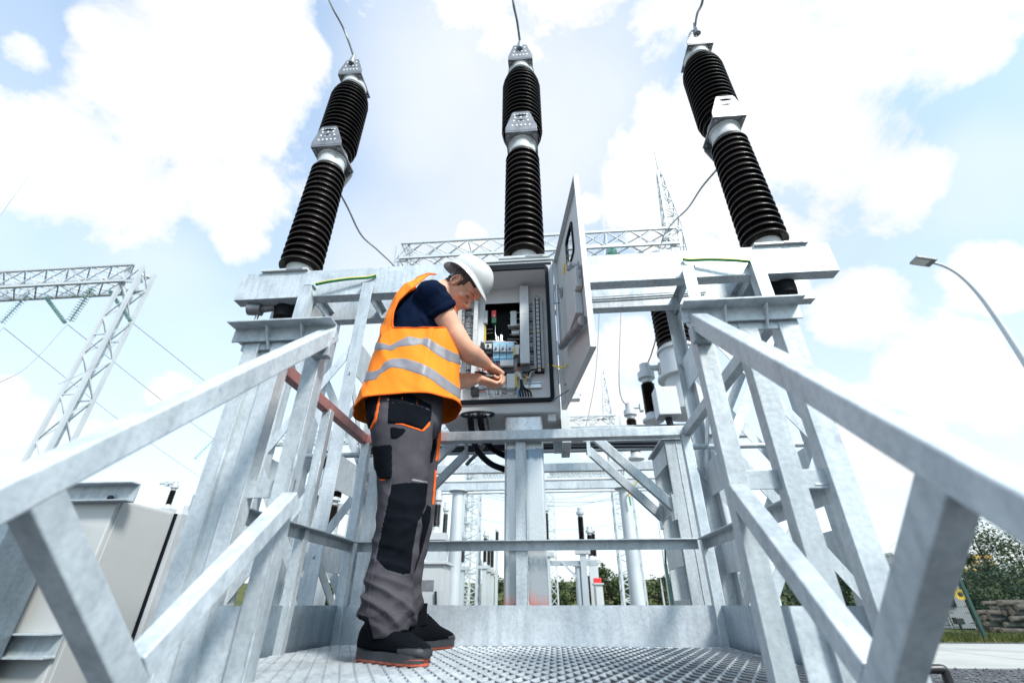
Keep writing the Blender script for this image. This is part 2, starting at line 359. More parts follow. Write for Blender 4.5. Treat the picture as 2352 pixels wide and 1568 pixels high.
# ================================================================== BREAKER SUPPORT
def channel_beam(name, x0, x1, y, z0, z1, fl, label, facing=1):
    b = MB(); t = .011
    poly = [(0, 0), (fl, 0), (fl, t), (t, t), (t, z1-z0-t), (fl, z1-z0-t), (fl, z1-z0), (0, z1-z0)]
    b.prof((x1, y, z0), (x0, y, z0), [(p[0]*facing, p[1]) for p in (poly if facing > 0 else poly[::-1])])
    return b
root = thing('support_beam', 'long pale steel beam in front, carrying the three black insulator columns', 'beam', (CX, 2.9, 2.30))
b = channel_beam('b', -2.515, 2.21, 2.85, 2.305, 2.572, .10, '')
b.build('web', M['galv_soft'], root, bevel=.004)
b = MB()
random.seed(3)
for sx in (-1, 1):
    for k, (dx, z) in enumerate([(1.02, 2.44), (1.06, 2.40), (1.0, 2.36), (.97, 2.54), (1.1, 2.54), (.70, 2.53), (1.33, 2.50)]):
        b.lathe([(.008, 0), (.008, .003)], (CX + sx*dx, 2.8495, z), 12, (0, -1, 0))
    for dx in (.98, 1.2, 1.42): b.lathe([(.016, 0), (.016, .002)], (CX + sx*dx, 2.90, 2.3045), 14, (0, 0, -1), 1)
b.build('bolt_holes', [M['zinc_dark'], M['white_pl']], root)
root2 = thing('support_beam', 'rear steel channel beam, parallel behind the front beam and partly hidden by it', 'beam', (CX, 3.2, 2.30))
channel_beam('b', -2.42, 2.20, 3.20, 2.30, 2.52, .085, '').build('web', M['galv_soft'], root2, bevel=.003)
b = MB(); b.tube(spline([(-1.3, 3.19, 2.40), (-.9, 3.188, 2.385), (-.3, 3.188, 2.39), (.4, 3.188, 2.378), (.9, 3.188, 2.385), (1.35, 3.188, 2.40)]), .006, 6)
b.tube(spline([(-1.3, 3.19, 2.42), (-.8, 3.188, 2.41), (0, 3.188, 2.40), (.8, 3.188, 2.41), (1.3, 3.188, 2.42)]), .004, 6)
tag(b.build('control_cable', M['zinc_dark'], None, smooth=60), 'thin dark cable clipped along the rear steel beam', 'cable')

def support_leg(cx, label, inner):
    """one lattice leg: four angle posts, top arms, battens and crossed flats; inner = +1 when the cabinet lies to +x"""
    t = thing('support_leg', label, 'leg', (cx, 3.1, G), 'bolted lattice legs under the beams')
    hx, yf, yr = .255, 2.80, 3.37
    zt = 2.385
    for sx in (-1, 1):
        for y, top, fy in ((yf, zt, 1), (yr, zt, -1)):
            b = MB(); x = cx + sx*hx
            b.angle((x + sx*.04, y, G), (x + sx*.04, y, top), .085, .008, -sx if True else sx, fy, up=(0, 1, 0)) if False else None
            # flange parallel to the beam and flange running back
            x0 = x - .045; b.box(x0, x0 + .09, y - .004, y + .004, G, top)
            xw = x0 + (.086 if sx < 0 else .004) - .004
            b.box(xw, xw + .008, y + .005 if fy > 0 else y - .085, y + .085 if fy > 0 else y - .005, G, top)
            b.build('post', M['galv_soft'], t, bevel=.002)
        b = MB(); x = cx + sx*hx
        xa = x + (.02 if sx < 0 else -.02)
        b.box(xa - .04, xa + .04, yf - .004, yr + .004, zt - .008, zt); b.box(xa - .004, xa + .004, yf + .01, yr - .01, zt - .085, zt - .009)
        b.build('top_arm', M['galv'], t, bevel=.0015)
    xi = cx + inner*hx
    for z0, z1 in ((1.6, 1.86), (.80, 1.02), (.33, .53)):
        for s in (-1, 1):
            b = MB(); x = cx + s*hx; b.box(x - .003, x + .003, yf + .02, yr - .02, z0, z1); b.build('batten_plate', M['galv_soft'], t, bevel=.001)
    # crossed flats, front and back faces
    for y in (yf + .012, yr - .012):
        for z0, z1 in ((.15, .95), (1.0, 1.85)):
            for s in (-1, 1):
                b = MB(); o = .006*s
                b.bar((cx - s*hx, y + o, z0), (cx + s*hx, y + o, z1), .007, .06, (0, 0, 1)) if False else b.bar((cx - s*hx, y + o, z0), (cx + s*hx, y + o, z1), .06, .007, (0, 1, 0))
                b.bolt((cx - s*hx, y + o - .006, z0), (0, -1, 0), .012); b.bolt((cx + s*hx, y + o - .006, z1), (0, -1, 0), .012)
                b.build('brace', M['galv_soft'], t, bevel=.001)
    # side faces
    for z0, z1 in ((.0, .42), (.95, 1.6)):
        b = MB(); x = cx + inner*hx; b.bar((x, yf, z1), (x, yr, z0), .007, .06, (0, 0, 1)); b.build('brace', M['galv_soft'], t, bevel=.001)
    b = MB()
    for y in (yf, yr):
        for s in (-1, 1):
            for z in (2.30, 1.05, .42, 1.7): b.bolt((cx + s*hx, y - .005, z), (0, -1, 0), .013, .012)
    b.build('bolts', M['zinc_dark'], t)
    b = MB(); b.box(cx - .36, cx + .36, 2.72, 3.45, G - .02, G + .03); b.build('base_plate', M['galv'], t)
    return t
support_leg(CX - 1.49, 'left lattice leg of bolted angles under the beam, behind the worker', 1)
support_leg(CX + 1.50, 'right lattice leg of bolted angles under the beam, behind the right handrail', -1)

# earth straps
for sx, lab in ((-1, 'green and yellow earth strap bolted to the left end of the beam'), (1, 'green and yellow earth strap bolted to the right end of the beam')):
    pa = [(CX - 1.20, 2.835, 2.475), (CX - 1.26, 2.82, 2.445), (CX - 1.40, 2.80, 2.425), (CX - 1.56, 2.785, 2.395), (CX - 1.66, 2.785, 2.375)] if sx < 0 else \
         [(CX + 1.24, 2.835, 2.475), (CX + 1.28, 2.82, 2.45), (CX + 1.42, 2.80, 2.43), (CX + 1.58, 2.785, 2.40), (CX + 1.70, 2.785, 2.378)]
    b = MB(); b.tube(spline(pa), .0125, 8); o = b.build('earth_strap', M['earth'], None, smooth=60); tag(o, lab, 'cable', 'earth straps on the beam')
    b = MB()
    for p in (pa[0], pa[-1]): b.bolt(V(p) + V((0, .004, 0)), (0, -1, 0), .014, .012)
    b.build('lug', M['zinc_dark'], o)

# ------------------------------------------------------------------ insulator columns
def sheds(z0, z1, n, rfun, core, rim=.004):
    pr = []; p = (z1 - z0)/n
    for i in range(n):
        z = z0 + i*p; ro = rfun((i + .5)/n); rc = core((i + .5)/n)
        pr += [(rc, z + .30*p), (rc + .45*(ro-rc), z + .24*p), (ro - .010, z + .06*p), (ro - .004, z), (ro - .001, z + .05*p), (ro, z + .12*p), (ro - .004, z + .20*p), (rc + .55*(ro-rc), z + .52*p), (rc + .012, z + .90*p), (rc, z + 1.05*p)]
    pr.append((core(1), z1)); return pr
def perforated(b, c, w0, w1, h, nrm, up, rows):
    """trapezoid terminal plate with pale discs standing for sky seen through drilled holes"""
    c, nrm, up = V(c), V(nrm).normalized(), V(up).normalized(); s = up.cross(nrm).normalized(); nrm = s.cross(up).normalized()
    b.plate([c - s*w0/2, c + s*w0/2, c + s*w0/2 + up*h*.18, c + s*w1/2 + up*h*.93, c + s*w1*.42 + up*h, c - s*w1*.42 + up*h, c - s*w1/2 + up*h*.93, c - s*w0/2 + up*h*.18], nrm, .014)
    for fr, n in rows:
        wd = (w0 + (w1 - w0)*fr)*.78
        for k in range(n):
            q = c + up*h*fr + s*wd*((k + .5)/n - .5)
            for sg in (1, -1): b.lathe([(.0105, 0), (.0105, .0015)], q + nrm*sg*.0068, 10, nrm*sg, 1)
M['hole'] = simple('sky_pale_hole_disc', (.85, .88, .9), .6)  # sky brightness behind the holes, painted as pale discs
def insulator_column(x, label):
    y = 3.03
    t = thing('insulator_column', label, 'insulator', (x, y, 2.56), 'breaker pole columns on the beam')
    b = MB(); b.lathe([(.17, 2.575), (.17, 2.60), (.135, 2.603), (.115, 2.64), (.11, 2.70), (.118, 2.745), (.118, 2.76)], (x, y, 0), 48)
    b.box(x - .20, x + .20, y - .205, y + .16, 2.574, 2.592)
    b.build('base_flange', M['white_metal'], t, smooth=35)
    b = MB(); b.box(x + .02, x + .16, y - .209, y - .2055, 2.5745, 2.5915); b.build('name_plate', M['alu'], t)
    b = MB(); b.lathe([(.118, 2.735)] + sheds(2.74, 4.04, 18, lambda f: .180 - .012*f, lambda f: .132) + [(.118, 4.05)], (x, y, 0), 64); b.build('lower_stack', M['porcelain'], t, smooth=50)
    b = MB(); b.lathe([(.135, 4.035), (.14, 4.06), (.13, 4.08), (.13, 4.17), (.145, 4.18), (.145, 4.20)], (x, y, 0), 48)
    b.lathe([(.148, 4.226), (.148, 4.25), (.145, 4.252), (.14, 4.30)], (x, y, 0), 48); b.build('joint_flange', M['white_metal'], t, smooth=35)
    b = MB(); b.box(x - .158, x + .158, y - .175, y + .175, 4.202, 4.222)
    for sx in (-1, 1):
        for sy in (-1, 1): b.bolt((x + sx*.128, y + sy*.14, 4.2015), (0, 0, -1), .018, .02)
    b.build('joint_plate', M['alu'], t, bevel=.003)
    b = MB(); perforated(b, (x, y - .17, 4.224), .312, .18, .25, (0, -1, 0), (0, -.12, 1), [(.28, 5), (.52, 4), (.70, 3), (.84, 5)]); b.build('terminal', [M['alu'], M['hole']], t, bevel=.002)
    b = MB(); perforated(b, (x, y + .17, 4.20), .30, .15, .22, (0, 1, 0), (0, .1, -1), [(.4, 4), (.75, 3)]); b.build('terminal', [M['alu'], M['hole']], t, bevel=.002)
    rf = lambda f: .212 - .060*max(0, (f - .80)/.20)**1.6 - .045*max(0, (.13 - f)/.13)**1.3
    b = MB(); b.lathe([(.12, 4.285)] + sheds(4.29, 5.43, 18, rf, lambda f: rf(f) - .045) + [(.11, 5.44)], (x, y, 0), 64); b.build('upper_stack', M['porcelain'], t, smooth=50)
    b = MB(); b.lathe([(.12, 5.425), (.14, 5.45), (.14, 5.51), (.15, 5.52)], (x, y, 0), 48); b.build('top_flange', M['white_metal'], t, smooth=35)
    b = MB(); b.box(x - .14, x + .14, y - .155, y + .155, 5.522, 5.540)
    for sx in (-1, 1):
        for sy in (-1, 1): b.bolt((x + sx*.11, y + sy*.12, 5.5215), (0, 0, -1), .018, .02)
    b.build('top_plate', M['alu'], t, bevel=.003)
    b = MB(); perforated(b, (x, y - .15, 5.542), .28, .16, .25, (0, -1, 0), (0, -.05, 1), [(.26, 5), (.52, 4), (.80, 4)]); b.build('terminal', [M['alu'], M['hole']], t, bevel=.002)
    # dark drive housing that hangs between the beams
    b = MB(); b.lathe([(.03, 2.20), (.085, 2.205), (.09, 2.25), (.09, 2.36), (.105, 2.37), (.105, 2.57)], (x, y - .02, 0), 32); b.box(x - .13, x + .04, y - .06, y + .06, 2.34, 2.42)
    b.build('drive_housing', M['dark'], t, smooth=40)
    return t
cols = [insulator_column(CX - 2.0, 'leftmost tall black ribbed insulator column standing on the beam'),
        insulator_column(CX, 'middle tall black ribbed insulator column rising above the open cabinet'),
        insulator_column(CX + 2.0, 'rightmost tall black ribbed insulator column standing on the beam')]
# tube and gauge under the left pole
b = MB(); b.tube(spline([(CX - 2.28, 2.93, 2.27), (CX - 2.18, 2.95, 2.27)]), .052, 18); b.tube([(CX - 2.2, 2.95, 2.25), (CX - 2.2, 2.95, 2.13)], .014, 10); b.tube([(CX - 2.19, 2.96, 2.28), (CX - 2.08, 2.97, 2.30)], .03, 12)
tag(b.build('density_gauge', M['alu'], None, smooth=40), 'small round grey gauge hanging under the left beam end', 'gauge')

# conductors
def wire(name, pts, r, label, m='alu_wire', cat='wire', group=None, n=6, k=10):
    b = MB(); b.tube(spline(pts, k), r, n); return tag(b.build(name, M[m], None, smooth=60), label, cat, group)
for i, (x, px, lab) in enumerate(((CX - 2.0, 756, 'overhead wire rising from the top of the leftmost column'), (CX, 1178, 'overhead wire rising from the top of the middle column'), (CX + 2.0, 1614, 'overhead wire rising from the top of the rightmost column'))):
    p0 = V((x, 2.87, 5.73)); ax_, ay_ = proj(p0 + V((0, -.02, .12))); q = at(px, 0, Y=2.45); q2 = at(px + (px - ax_)*.45, -90, Y=2.3)
    mid = at(px*.45 + ax_*.55 + (3 if i == 0 else -3 if i == 2 else 1), ay_*.52, Y=2.66)
    w = wire('overhead_wire', [p0, p0 + V((0, -.02, .12)), mid, q, q2], .0135, lab, group='wires up from the columns')
    b = MB(); b.lathe([(.035, -.10), (.03, 0), (.02, .05), (.013, .12)], p0 + V((0, -.012, .07)), 12); b.build('clamp', M['zinc_dark'], w, smooth=40)
wire('jumper_wire', [(CX - 1.98, 3.24, 3.98), at(800, 480, Y=3.5), at(830, 540, Y=4.0), at(868, 575, Y=4.6), at(905, 612, Y=5.4), at(910, 640, Y=5.5)], .0115, 'sagging wire leaving the leftmost column at its middle joint', group='jumper wires')
wire('jumper_wire', [(CX + 1.98, 3.24, 3.98), at(1612, 430, Y=3.6), at(1580, 478, Y=4.2), at(1545, 512, Y=4.9), at(1523, 545, Y=5.6), at(1516, 590, Y=5.7)], .0115, 'sagging wire leaving the rightmost column at its middle joint', group='jumper wires')
# ================================================================== CONTROL CABINET
YC, YB = 2.50, 2.715                           # front rim, mounting plate
cab = thing('control_cabinet', 'open light grey control cabinet full of wiring, in front of the worker', 'cabinet', (-.27, 2.7, 1.12))
x0, x1, z0, z1 = -.635, .078, 1.125, 2.255
b = MB(); t = .004
b.box(x0, x0 + t, YC, 2.93, z0, z1); b.box(x1 - t, x1, YC, 2.93, z0, z1)
b.box(x0 + t, x1 - t, YC, 2.93, z0, z0 + t); b.box(x0 + t, x1 - t, YC, 2.93, z1 - t, z1); b.box(x0 + t, x1 - t, 2.926, 2.93, z0 + t, z1 - t)
# front rim
gx0, gx1, gz0, gz1 = -.575, .028, 1.205, 2.185
b.box(x0 + t, gx0, YC - .001, YC + .012, z0 + t, z1 - t); b.box(gx1, x1 - t, YC - .001, YC + .012, z0 + t, z1 - t)
b.box(gx0, gx1, YC - .001, YC + .012, z0 + t, gz0); b.box(gx0, gx1, YC - .001, YC + .012, gz1, z1 - t)
b.box(x0 - .01, x1 + .01, YC - .012, 2.94, z1 + .0005, z1 + .012)                     # rain roof lip
b.build('body', M['cab'], cab, bevel=.002)
b = MB(); b.box(gx0 - .002, gx0, YC + .012, YB, gz0, gz1); b.box(gx1, gx1 + .002, YC + .012, YB, gz0, gz1); b.box(gx0, gx1, YC + .012, YB, gz1, gz1 + .002); b.box(gx0, gx1, YC + .012, YB, gz0 - .002, gz0)
b.build('inner_frame', M['cab_dark'], cab)
def rrect(xa, xb, za, zb, r, y, n=6):
    p = []
    for cx, cz, a0 in ((xb - r, zb - r, 0), (xa + r, zb - r, 90), (xa + r, za + r, 180), (xb - r, za + r, 270)):
        for k in range(n + 1): a = R(a0 + 90*k/n); p.append(V((cx + r*math.cos(a), y, cz + r*math.sin(a))))
    return p
def ring(b, xa, xb, za, zb, r, w, y0, y1):
    o, i = rrect(xa, xb, za, zb, r, 0), rrect(xa + w, xb - w, za + w, zb - w, max(r - w, .004), 0); n = len(o)
    vs = [V((p.x, y, p.z)) for y in (y0, y1) for q in (o, i) for p in q]
    for k in range(n):
        j = (k + 1) % n
        b.add([vs[k], vs[j], vs[n + j], vs[n + k], vs[2*n + k], vs[2*n + j], vs[3*n + j], vs[3*n + k]], [(0, 1, 2, 3), (4, 7, 6, 5), (0, 4, 5, 1), (3, 2, 6, 7)])
b = MB(); ring(b, gx0 - .018, gx1 + .018, gz0 - .018, gz1 + .018, .035, .024, YC - .016, YC - .0015); b.box(gx0 - .03, gx1 + .04, YC - .003, YC - .0012, gz1 + .030, gz1 + .052)
b.build('gasket', M['rubber'], cab, smooth=40)
def cd(cx, cy, Y=YB): return at(1029 + cx*.2579, 588 + cy*.2579, Y=Y)
def pbox(cx0, cx1, cy0, cy1, dep, name, m, par=cab, Yb=YB, bevel=0):
    a, c = cd(cx0, cy1, Yb), cd(cx1, cy0, Yb); b = MB(); b.box(a.x, c.x, Yb - dep, Yb - .0015, a.z, c.z)
    return b.build(name, M[m], par, bevel=bevel) if name else b
# mounting plate with the dark opening
A, B_ = cd(318, 800), cd(650, 412)
b = MB(); xa, xb, za, zb = gx0, gx1, gz0 - .002, gz1
b.box(xa, A.x, YB, YB + .003, za, zb); b.box(B_.x, xb, YB, YB + .003, za, zb); b.box(A.x, B_.x, YB, YB + .003, za, A.z); b.box(A.x, B_.x, YB, YB + .003, B_.z, zb)
b.build('mounting_plate', M['cab_dark'], cab)
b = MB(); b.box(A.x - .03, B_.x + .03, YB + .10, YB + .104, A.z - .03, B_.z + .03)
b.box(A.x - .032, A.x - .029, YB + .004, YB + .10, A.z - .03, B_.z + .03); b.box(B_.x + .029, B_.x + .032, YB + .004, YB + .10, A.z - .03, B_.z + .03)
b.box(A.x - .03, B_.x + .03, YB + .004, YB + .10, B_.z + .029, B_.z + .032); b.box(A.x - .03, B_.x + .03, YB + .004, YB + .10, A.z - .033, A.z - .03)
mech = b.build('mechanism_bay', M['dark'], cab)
# spring drive inside the bay
random.seed(5)
b = MB(); YM = YB + .05
def pm(cx, cy): return cd(cx, cy, YM)
a, c = pm(558, 630), pm(612, 500); b.box(a.x, c.x, YM - .02, YM + .02, a.z, c.z)
a, c = pm(535, 640), pm(640, 628); b.box(a.x, c.x, YM - .03, YM + .02, a.z, c.z)
a, c = pm(570, 720), pm(640, 680); b.tube([(a.x, YM - .02, (a.z+c.z)/2), (c.x, YM - .02, (a.z+c.z)/2)], .018, 14)
b.build('spring_housing', M['white_metal'], mech, bevel=.002)
def rod(p, q, r): r_ = MB(); r_.tube([p, q], r, 8); r_.build('rod', M['steel'], mech, smooth=40)
for cy in (505, 560, 600, 655, 700, 740): rod(pm(540 + random.randint(-10, 20), cy), pm(650, cy + random.randint(-6, 6)), .0045)
for cx in (430, 447, 470, 480): rod(pm(cx, 700 + random.randint(0, 20)), pm(cx + 4, 790), .005)
rod(pm(420, 615), pm(424, 745), .002)
for cx, cy, r in ((385, 660, .014), (395, 735, .02), (345, 735, .012), (590, 705, .022), (600, 755, .024), (470, 600, .012)):
    b2 = MB(); b2.lathe([(r, -.012), (r, .006), (r*.6, .008), (r*.6, .014)], pm(cx, cy), 16, (0, -1, 0)); b2.build('roller', M['steel'], mech, smooth=40)
for cy in (655, 690): rod(pm(322, cy), pm(400, cy - 6), .0045)
pbox(325, 358, 505, 615, .03, 'counter', 'grey_pl', mech, YB + .02, .001)
o = pbox(392, 432, 503, 560, .03, 'on_off_indicator', 'red', mech, YB + .015, .001)
pbox(393, 432, 561, 614, .029, 'off_plate', 'green', mech, YB + .015, .001)
b = MB(); p = cd(411, 531, YB - .017); b.box(p.x - .0025, p.x + .0025, YB - .0165, YB - .0155, p.z - .011, p.z + .011)
q = cd(412, 588, YB - .016); b.lathe([(.0085, 0), (.0085, .0012), (.0055, .0013), (.0055, 0)], (q.x, YB - .0143, q.z), 18, (0, -1, 0)); b.build('letters', M['white_pl'], mech)
b = MB(); a, c = cd(325, 795), cd(312, 600); b.box(a.x - .004, a.x + .003, YB + .01, YB + .05, a.z, c.z); b.build('side_strip', M['wire_yellow'], mech)
# ducts
b = MB(); a, c = cd(650, 995), cd(718, 312); b.box(a.x, c.x, YB - .07, YB - .0015, a.z, c.z); b.build('wiring_duct', M['white_pl'], cab, bevel=.002)
b = MB(); a, c = cd(205, 1190), cd(285, 350); b.box(a.x + .006, c.x, YB - .07, YB - .0015, a.z, c.z); b.build('wiring_duct', M['white_pl'], cab, bevel=.002)
for cx in (205, 655): pbox(cx + 8, cx + 75, 1192 if cx < 300 else 998, 1258 if cx < 300 else 1060, .05, 'duct_end', 'black')
# terminal strips: a rail crowded with thin terminals
def strip(cx0, cx1, cy0, cy1, n):
    a, c = cd(cx0, cy1), cd(cx1, cy0); hh = (c.z - a.z)/n; w = c.x - a.x
    base = MB(); base.box(a.x + .004, c.x - .004, YB - .03, YB - .0015, a.z, c.z); o = base.build('terminal_strip', M['dark'], cab)
    b = MB()
    for k in range(n):
        z = a.z + k*hh
        if k in (3, n//2, n - 8): mi = 2
        elif k < 4: mi = 3
        else: mi = 0 if k % 9 else 1
        b.box(a.x + .002, a.x + w*.26, YB - .045, YB - .031, z + hh*.2, z + hh*.8, mi); b.box(a.x + w*.74, c.x - .002, YB - .045, YB - .031, z + hh*.2, z + hh*.8, mi)
        b.box(a.x + w*.36, a.x + w*.64, YB - .052, YB - .031, z + hh*.15, z + hh*.85, 1 if (k*7) % 5 < 2 else 0 if (k*7) % 5 < 4 else 3)
    b.build('terminals', [M['grey_pl'], M['white_pl'], M['yellow'], M['black']], o)
    return a, c
strip(768, 838, 390, 1050, 88); strip(95, 165, 470, 1215, 96)
# comb of small wires running between the duct and each strip
random.seed(9)
def comb(cxa, cxb, cy0, cy1, n, mats=('wire_grey', 'wire_white', 'wire_grey')):
    bs = MB(); ms = [M['wire_grey'], M['wire_white'], M['cable']]
    for k in range(n):
        cy = cy0 + (cy1 - cy0)*(k + random.random())/n; p, q = cd(cxa, cy + random.uniform(-6, 6), YB - .03), cd(cxb, cy + random.uniform(-5, 5), YB - .03)
        m = (p + q)/2 + V((0, -random.uniform(.002, .016), random.uniform(-.012, .004)))
        bs.tube([p, p.lerp(m, .5) + V((0, -.003, 0)), m, q], .0019, 5, random.choice((0, 0, 1, 2, 2)))
    bs.build('loose_wiring', ms, cab)
comb(716, 772, 430, 1000, 120); comb(160, 220, 440, 1190, 130)
# breakers
def breaker(cx0, cx1, cy0, cy1, m_top, m_bot, name, dep=.065, hand='grey_pl'):
    a, c = cd(cx0, cy1), cd(cx1, cy0); w = c.x - a.x; h = c.z - a.z
    b = MB(); b.box(a.x, c.x, YB - dep*.7, YB - .0015, a.z, c.z, 0); b.box(a.x + w*.05, c.x - w*.05, YB - dep, YB - dep*.7 - .0003, a.z + h*.33, a.z + h*.72, 1)
    b.box(a.x + w*.35, c.x - w*.35, YB - dep - .012, YB - dep - .0003, a.z + h*.46, a.z + h*.58, 2)
    for k in range(max(2, int(w/.012))):
        xx = a.x + w*(k + .5)/max(2, int(w/.012))
        for zz in (.12, .86): b.lathe([(.0032, 0), (.0032, .0015)], (xx, YB - dep*.7 - .0002, a.z + h*zz), 8, (0, -1, 0), 3)
    return b.build(name, [M[m_top], M[m_bot], M[hand], M['dark']], cab, bevel=.0008)
for k in range(3): breaker(408 + k*61, 466 + k*61, 800, 940, 'blue_pl', 'grey_pl', 'blue_breaker', .07, 'blue_dk')
b = MB(); a, c = cd(412, 962), cd(588, 941); b.box(a.x, c.x, YB - .05, YB - .0015, a.z, c.z); b.build('terminal_foot', M['blue_dk'], cab)
breaker(336, 402, 792, 900, 'black', 'white_pl', 'breaker', .068, 'black')
pbox(604, 636, 822, 905, .05, 'relay', 'white_pl', bevel=.001); pbox(588, 602, 835, 910, .045, 'end_stop', 'yellow')
o = pbox(474, 592, 966, 1022, .075, 'relay', 'white_pl', bevel=.002); pbox(474, 592, 1023, 1068, .05, 'relay_socket', 'black')
for k in range(4): breaker(334 + k*35, 367 + k*35, 1075, 1190, 'white_pl', 'grey_pl', 'breaker', .06, 'black')
o = breaker(481, 523, 1090, 1190, 'white_pl', 'white_pl', 'residual_breaker', .06, 'red')
a, c = cd(528, 1205), cd(602, 1076); b = MB(); b.box(a.x, c.x, YB - .055, YB - .0015, a.z, c.z, 0); m_ = V(((a.x+c.x)/2, YB - .0552, (a.z*.38 + c.z*.62)))
b.lathe([(.0185, 0), (.0185, .003), (.0165, .003), (.0165, -.001)], m_, 28, (0, -1, 0), 1)
for s in (-1, 1): b.lathe([(.0026, 0), (.0026, .0012)], m_ + V((s*.0085, -.0002, 0)), 10, (0, -1, 0), 2)
b.build('power_socket', [M['white_pl'], M['grey_pl'], M['dark']], cab, bevel=.001)
pbox(604, 616, 1080, 1190, .05, 'end_stop', 'yellow')
for cx0, cx1, cy in ((684, 830, 1155), (276, 330, 1165)):
    a, c = cd(cx0, cy + 28), cd(cx1, cy - 28); b = MB(); b.box(a.x, c.x, YB - .008, YB - .0015, a.z, c.z)
    for zz in (a.z, c.z - .007): b.box(a.x, c.x, YB - .016, YB - .0082, zz, zz + .007)
    b.build('mounting_rail', M['steel'], cab)
# wires that hang from the breakers, loops and bundles
random.seed(21)
bs = MB(); mw = [M['wire_white'], M['wire_grey'], M['cable'], M['wire_yellow'], M['wire_red'], M['wire_blue']]
def cw(pts, r=.0026, mi=0, dy=.02): bs.tube(spline([cd(px, py, YB - dy - .012*math.sin(math.pi*k/(len(pts)-1))) for k, (px, py) in enumerate(pts)], 6), r, 6, mi)
for k in range(9): cw([(345 + k*15, 1190), (352 + k*15 + random.randint(-6, 10), 1222), (362 + k*13 + random.randint(-12, 16), 1262)], .003, random.choice((0, 1, 0)))
for k in range(4): cw([(545 + k*16, 1204), (536 + k*14, 1225), (518 + k*18, 1250)], .003, 0)
for k in range(10): cw([(345 + k*24, 800), (350 + k*24, 785), (300 + k*20, 765 + random.randint(-8, 8)), (290, 760)], .0028, random.choice((0, 0, 1)))
for k in range(6): cw([(430 + k*24, 800), (436 + k*24, 780), (440 + k*26, 768), (500 + k*16, 764), (590, 775 + k*3)], .0028, random.choice((0, 0, 1)))
for k in range(6): cw([(425 + k*28, 940), (423 + k*28, 952), (428 + k*28, 968)], .003, 0)
for k in range(7): cw([(592, 1040 + k*5), (618 + k*3, 1032 + k*7), (644 + k*3, 1062 + k*8), (648, 1120), (652, 1150)], .003, random.choice((0, 1, 0)))
for k in range(5): cw([(646 + k*3, 1100), (650 + k*5, 1160), (640 + k*22, 1205), (648 + k*24, 1252)], .0055, 2, .03)
cw([(690, 1020), (712, 1075), (690, 1115), (725, 1165), (705, 1190), (742, 1205), (750, 1245)], .0022, 3); cw([(700, 1015), (705, 1060), (680, 1110)], .002, 3)
cw([(625, 1245), (632, 1190), (650, 1200)], .006, 5); cw([(720, 1160), (735, 1130), (680, 1110)], .002, 5)
for k in range(3): cw([(270, 1015 + k*3), (330, 1010 + k*4), (480, 1000), (600, 1020 + k*2), (660, 985)], .0024, 4)
for k in range(5): cw([(270, 985 + k*6), (300, 960 + k*8), (330, 985 + k*4)], .0022, 0)
for k in range(4): cw([(735, 930 + k*8), (760, 950 + k*5), (785, 968 + k*6)], .0022, 2)
for k in range(3): cw([(358 + k*20, 900), (360 + k*20, 920), (364 + k*20, 945)], .003, 4)
for k in range(26):
    xa = random.uniform(275, 640); ya = random.choice((770, 955, 1066, 1215)) + random.uniform(-8, 8); xb = xa + random.uniform(-70, 90); cw([(xa, ya), (xa*.6 + xb*.4, ya + random.uniform(-16, 20)), (xb, ya + random.uniform(-10, 24))], random.choice((.0022, .0028)), random.choice((0, 1, 2, 2, 2, 4, 5)))
for k in range(6): cw([(300 + k*4, 800 + k*6), (292 + k*3, 900), (290 + k*3, 1000), (300 + k*2, 1090)], .0028, random.choice((2, 0, 2)))
for k in range(8): cw([(655, 1010 + k*4), (690 + k*6, 1040 + k*10), (735, 1000 + k*9), (772, 985 + k*8)], .0022, random.choice((2, 1, 2, 0)))
bs.build('loose_wiring', mw, cab)
pbox(296, 330, 800, 860, .05, 'relay', 'black', bevel=.001); pbox(296, 330, 866, 930, .05, 'relay', 'grey_pl', bevel=.001); pbox(620, 646, 930, 985, .05, 'relay', 'black', bevel=.001)
for cx in (690, 250):
    for cy in (420, 560, 700, 840): pbox(cx - 22, cx + 18, cy, cy + 5, .0712, 'duct_mark', 'grey_pl')
b = MB()
for cx, cy, r in ((573, 350, .022),): b.lathe([(r, 0), (r, .002), (r*.72, .003), (r*.72, .0005)], cd(cx, cy, YB - .0015), 28, (0, -1, 0))
for cx, cy in ((465, 348), (515, 345), (490, 362), (465, 383), (515, 382), (720, 350), (805, 340)): b.lathe([(.0045, 0), (.0045, .0012)], cd(cx, cy, YB - .001), 10, (0, -1, 0))
b.build('plate_holes', M['cab_dark'] if False else M['dark'], cab)
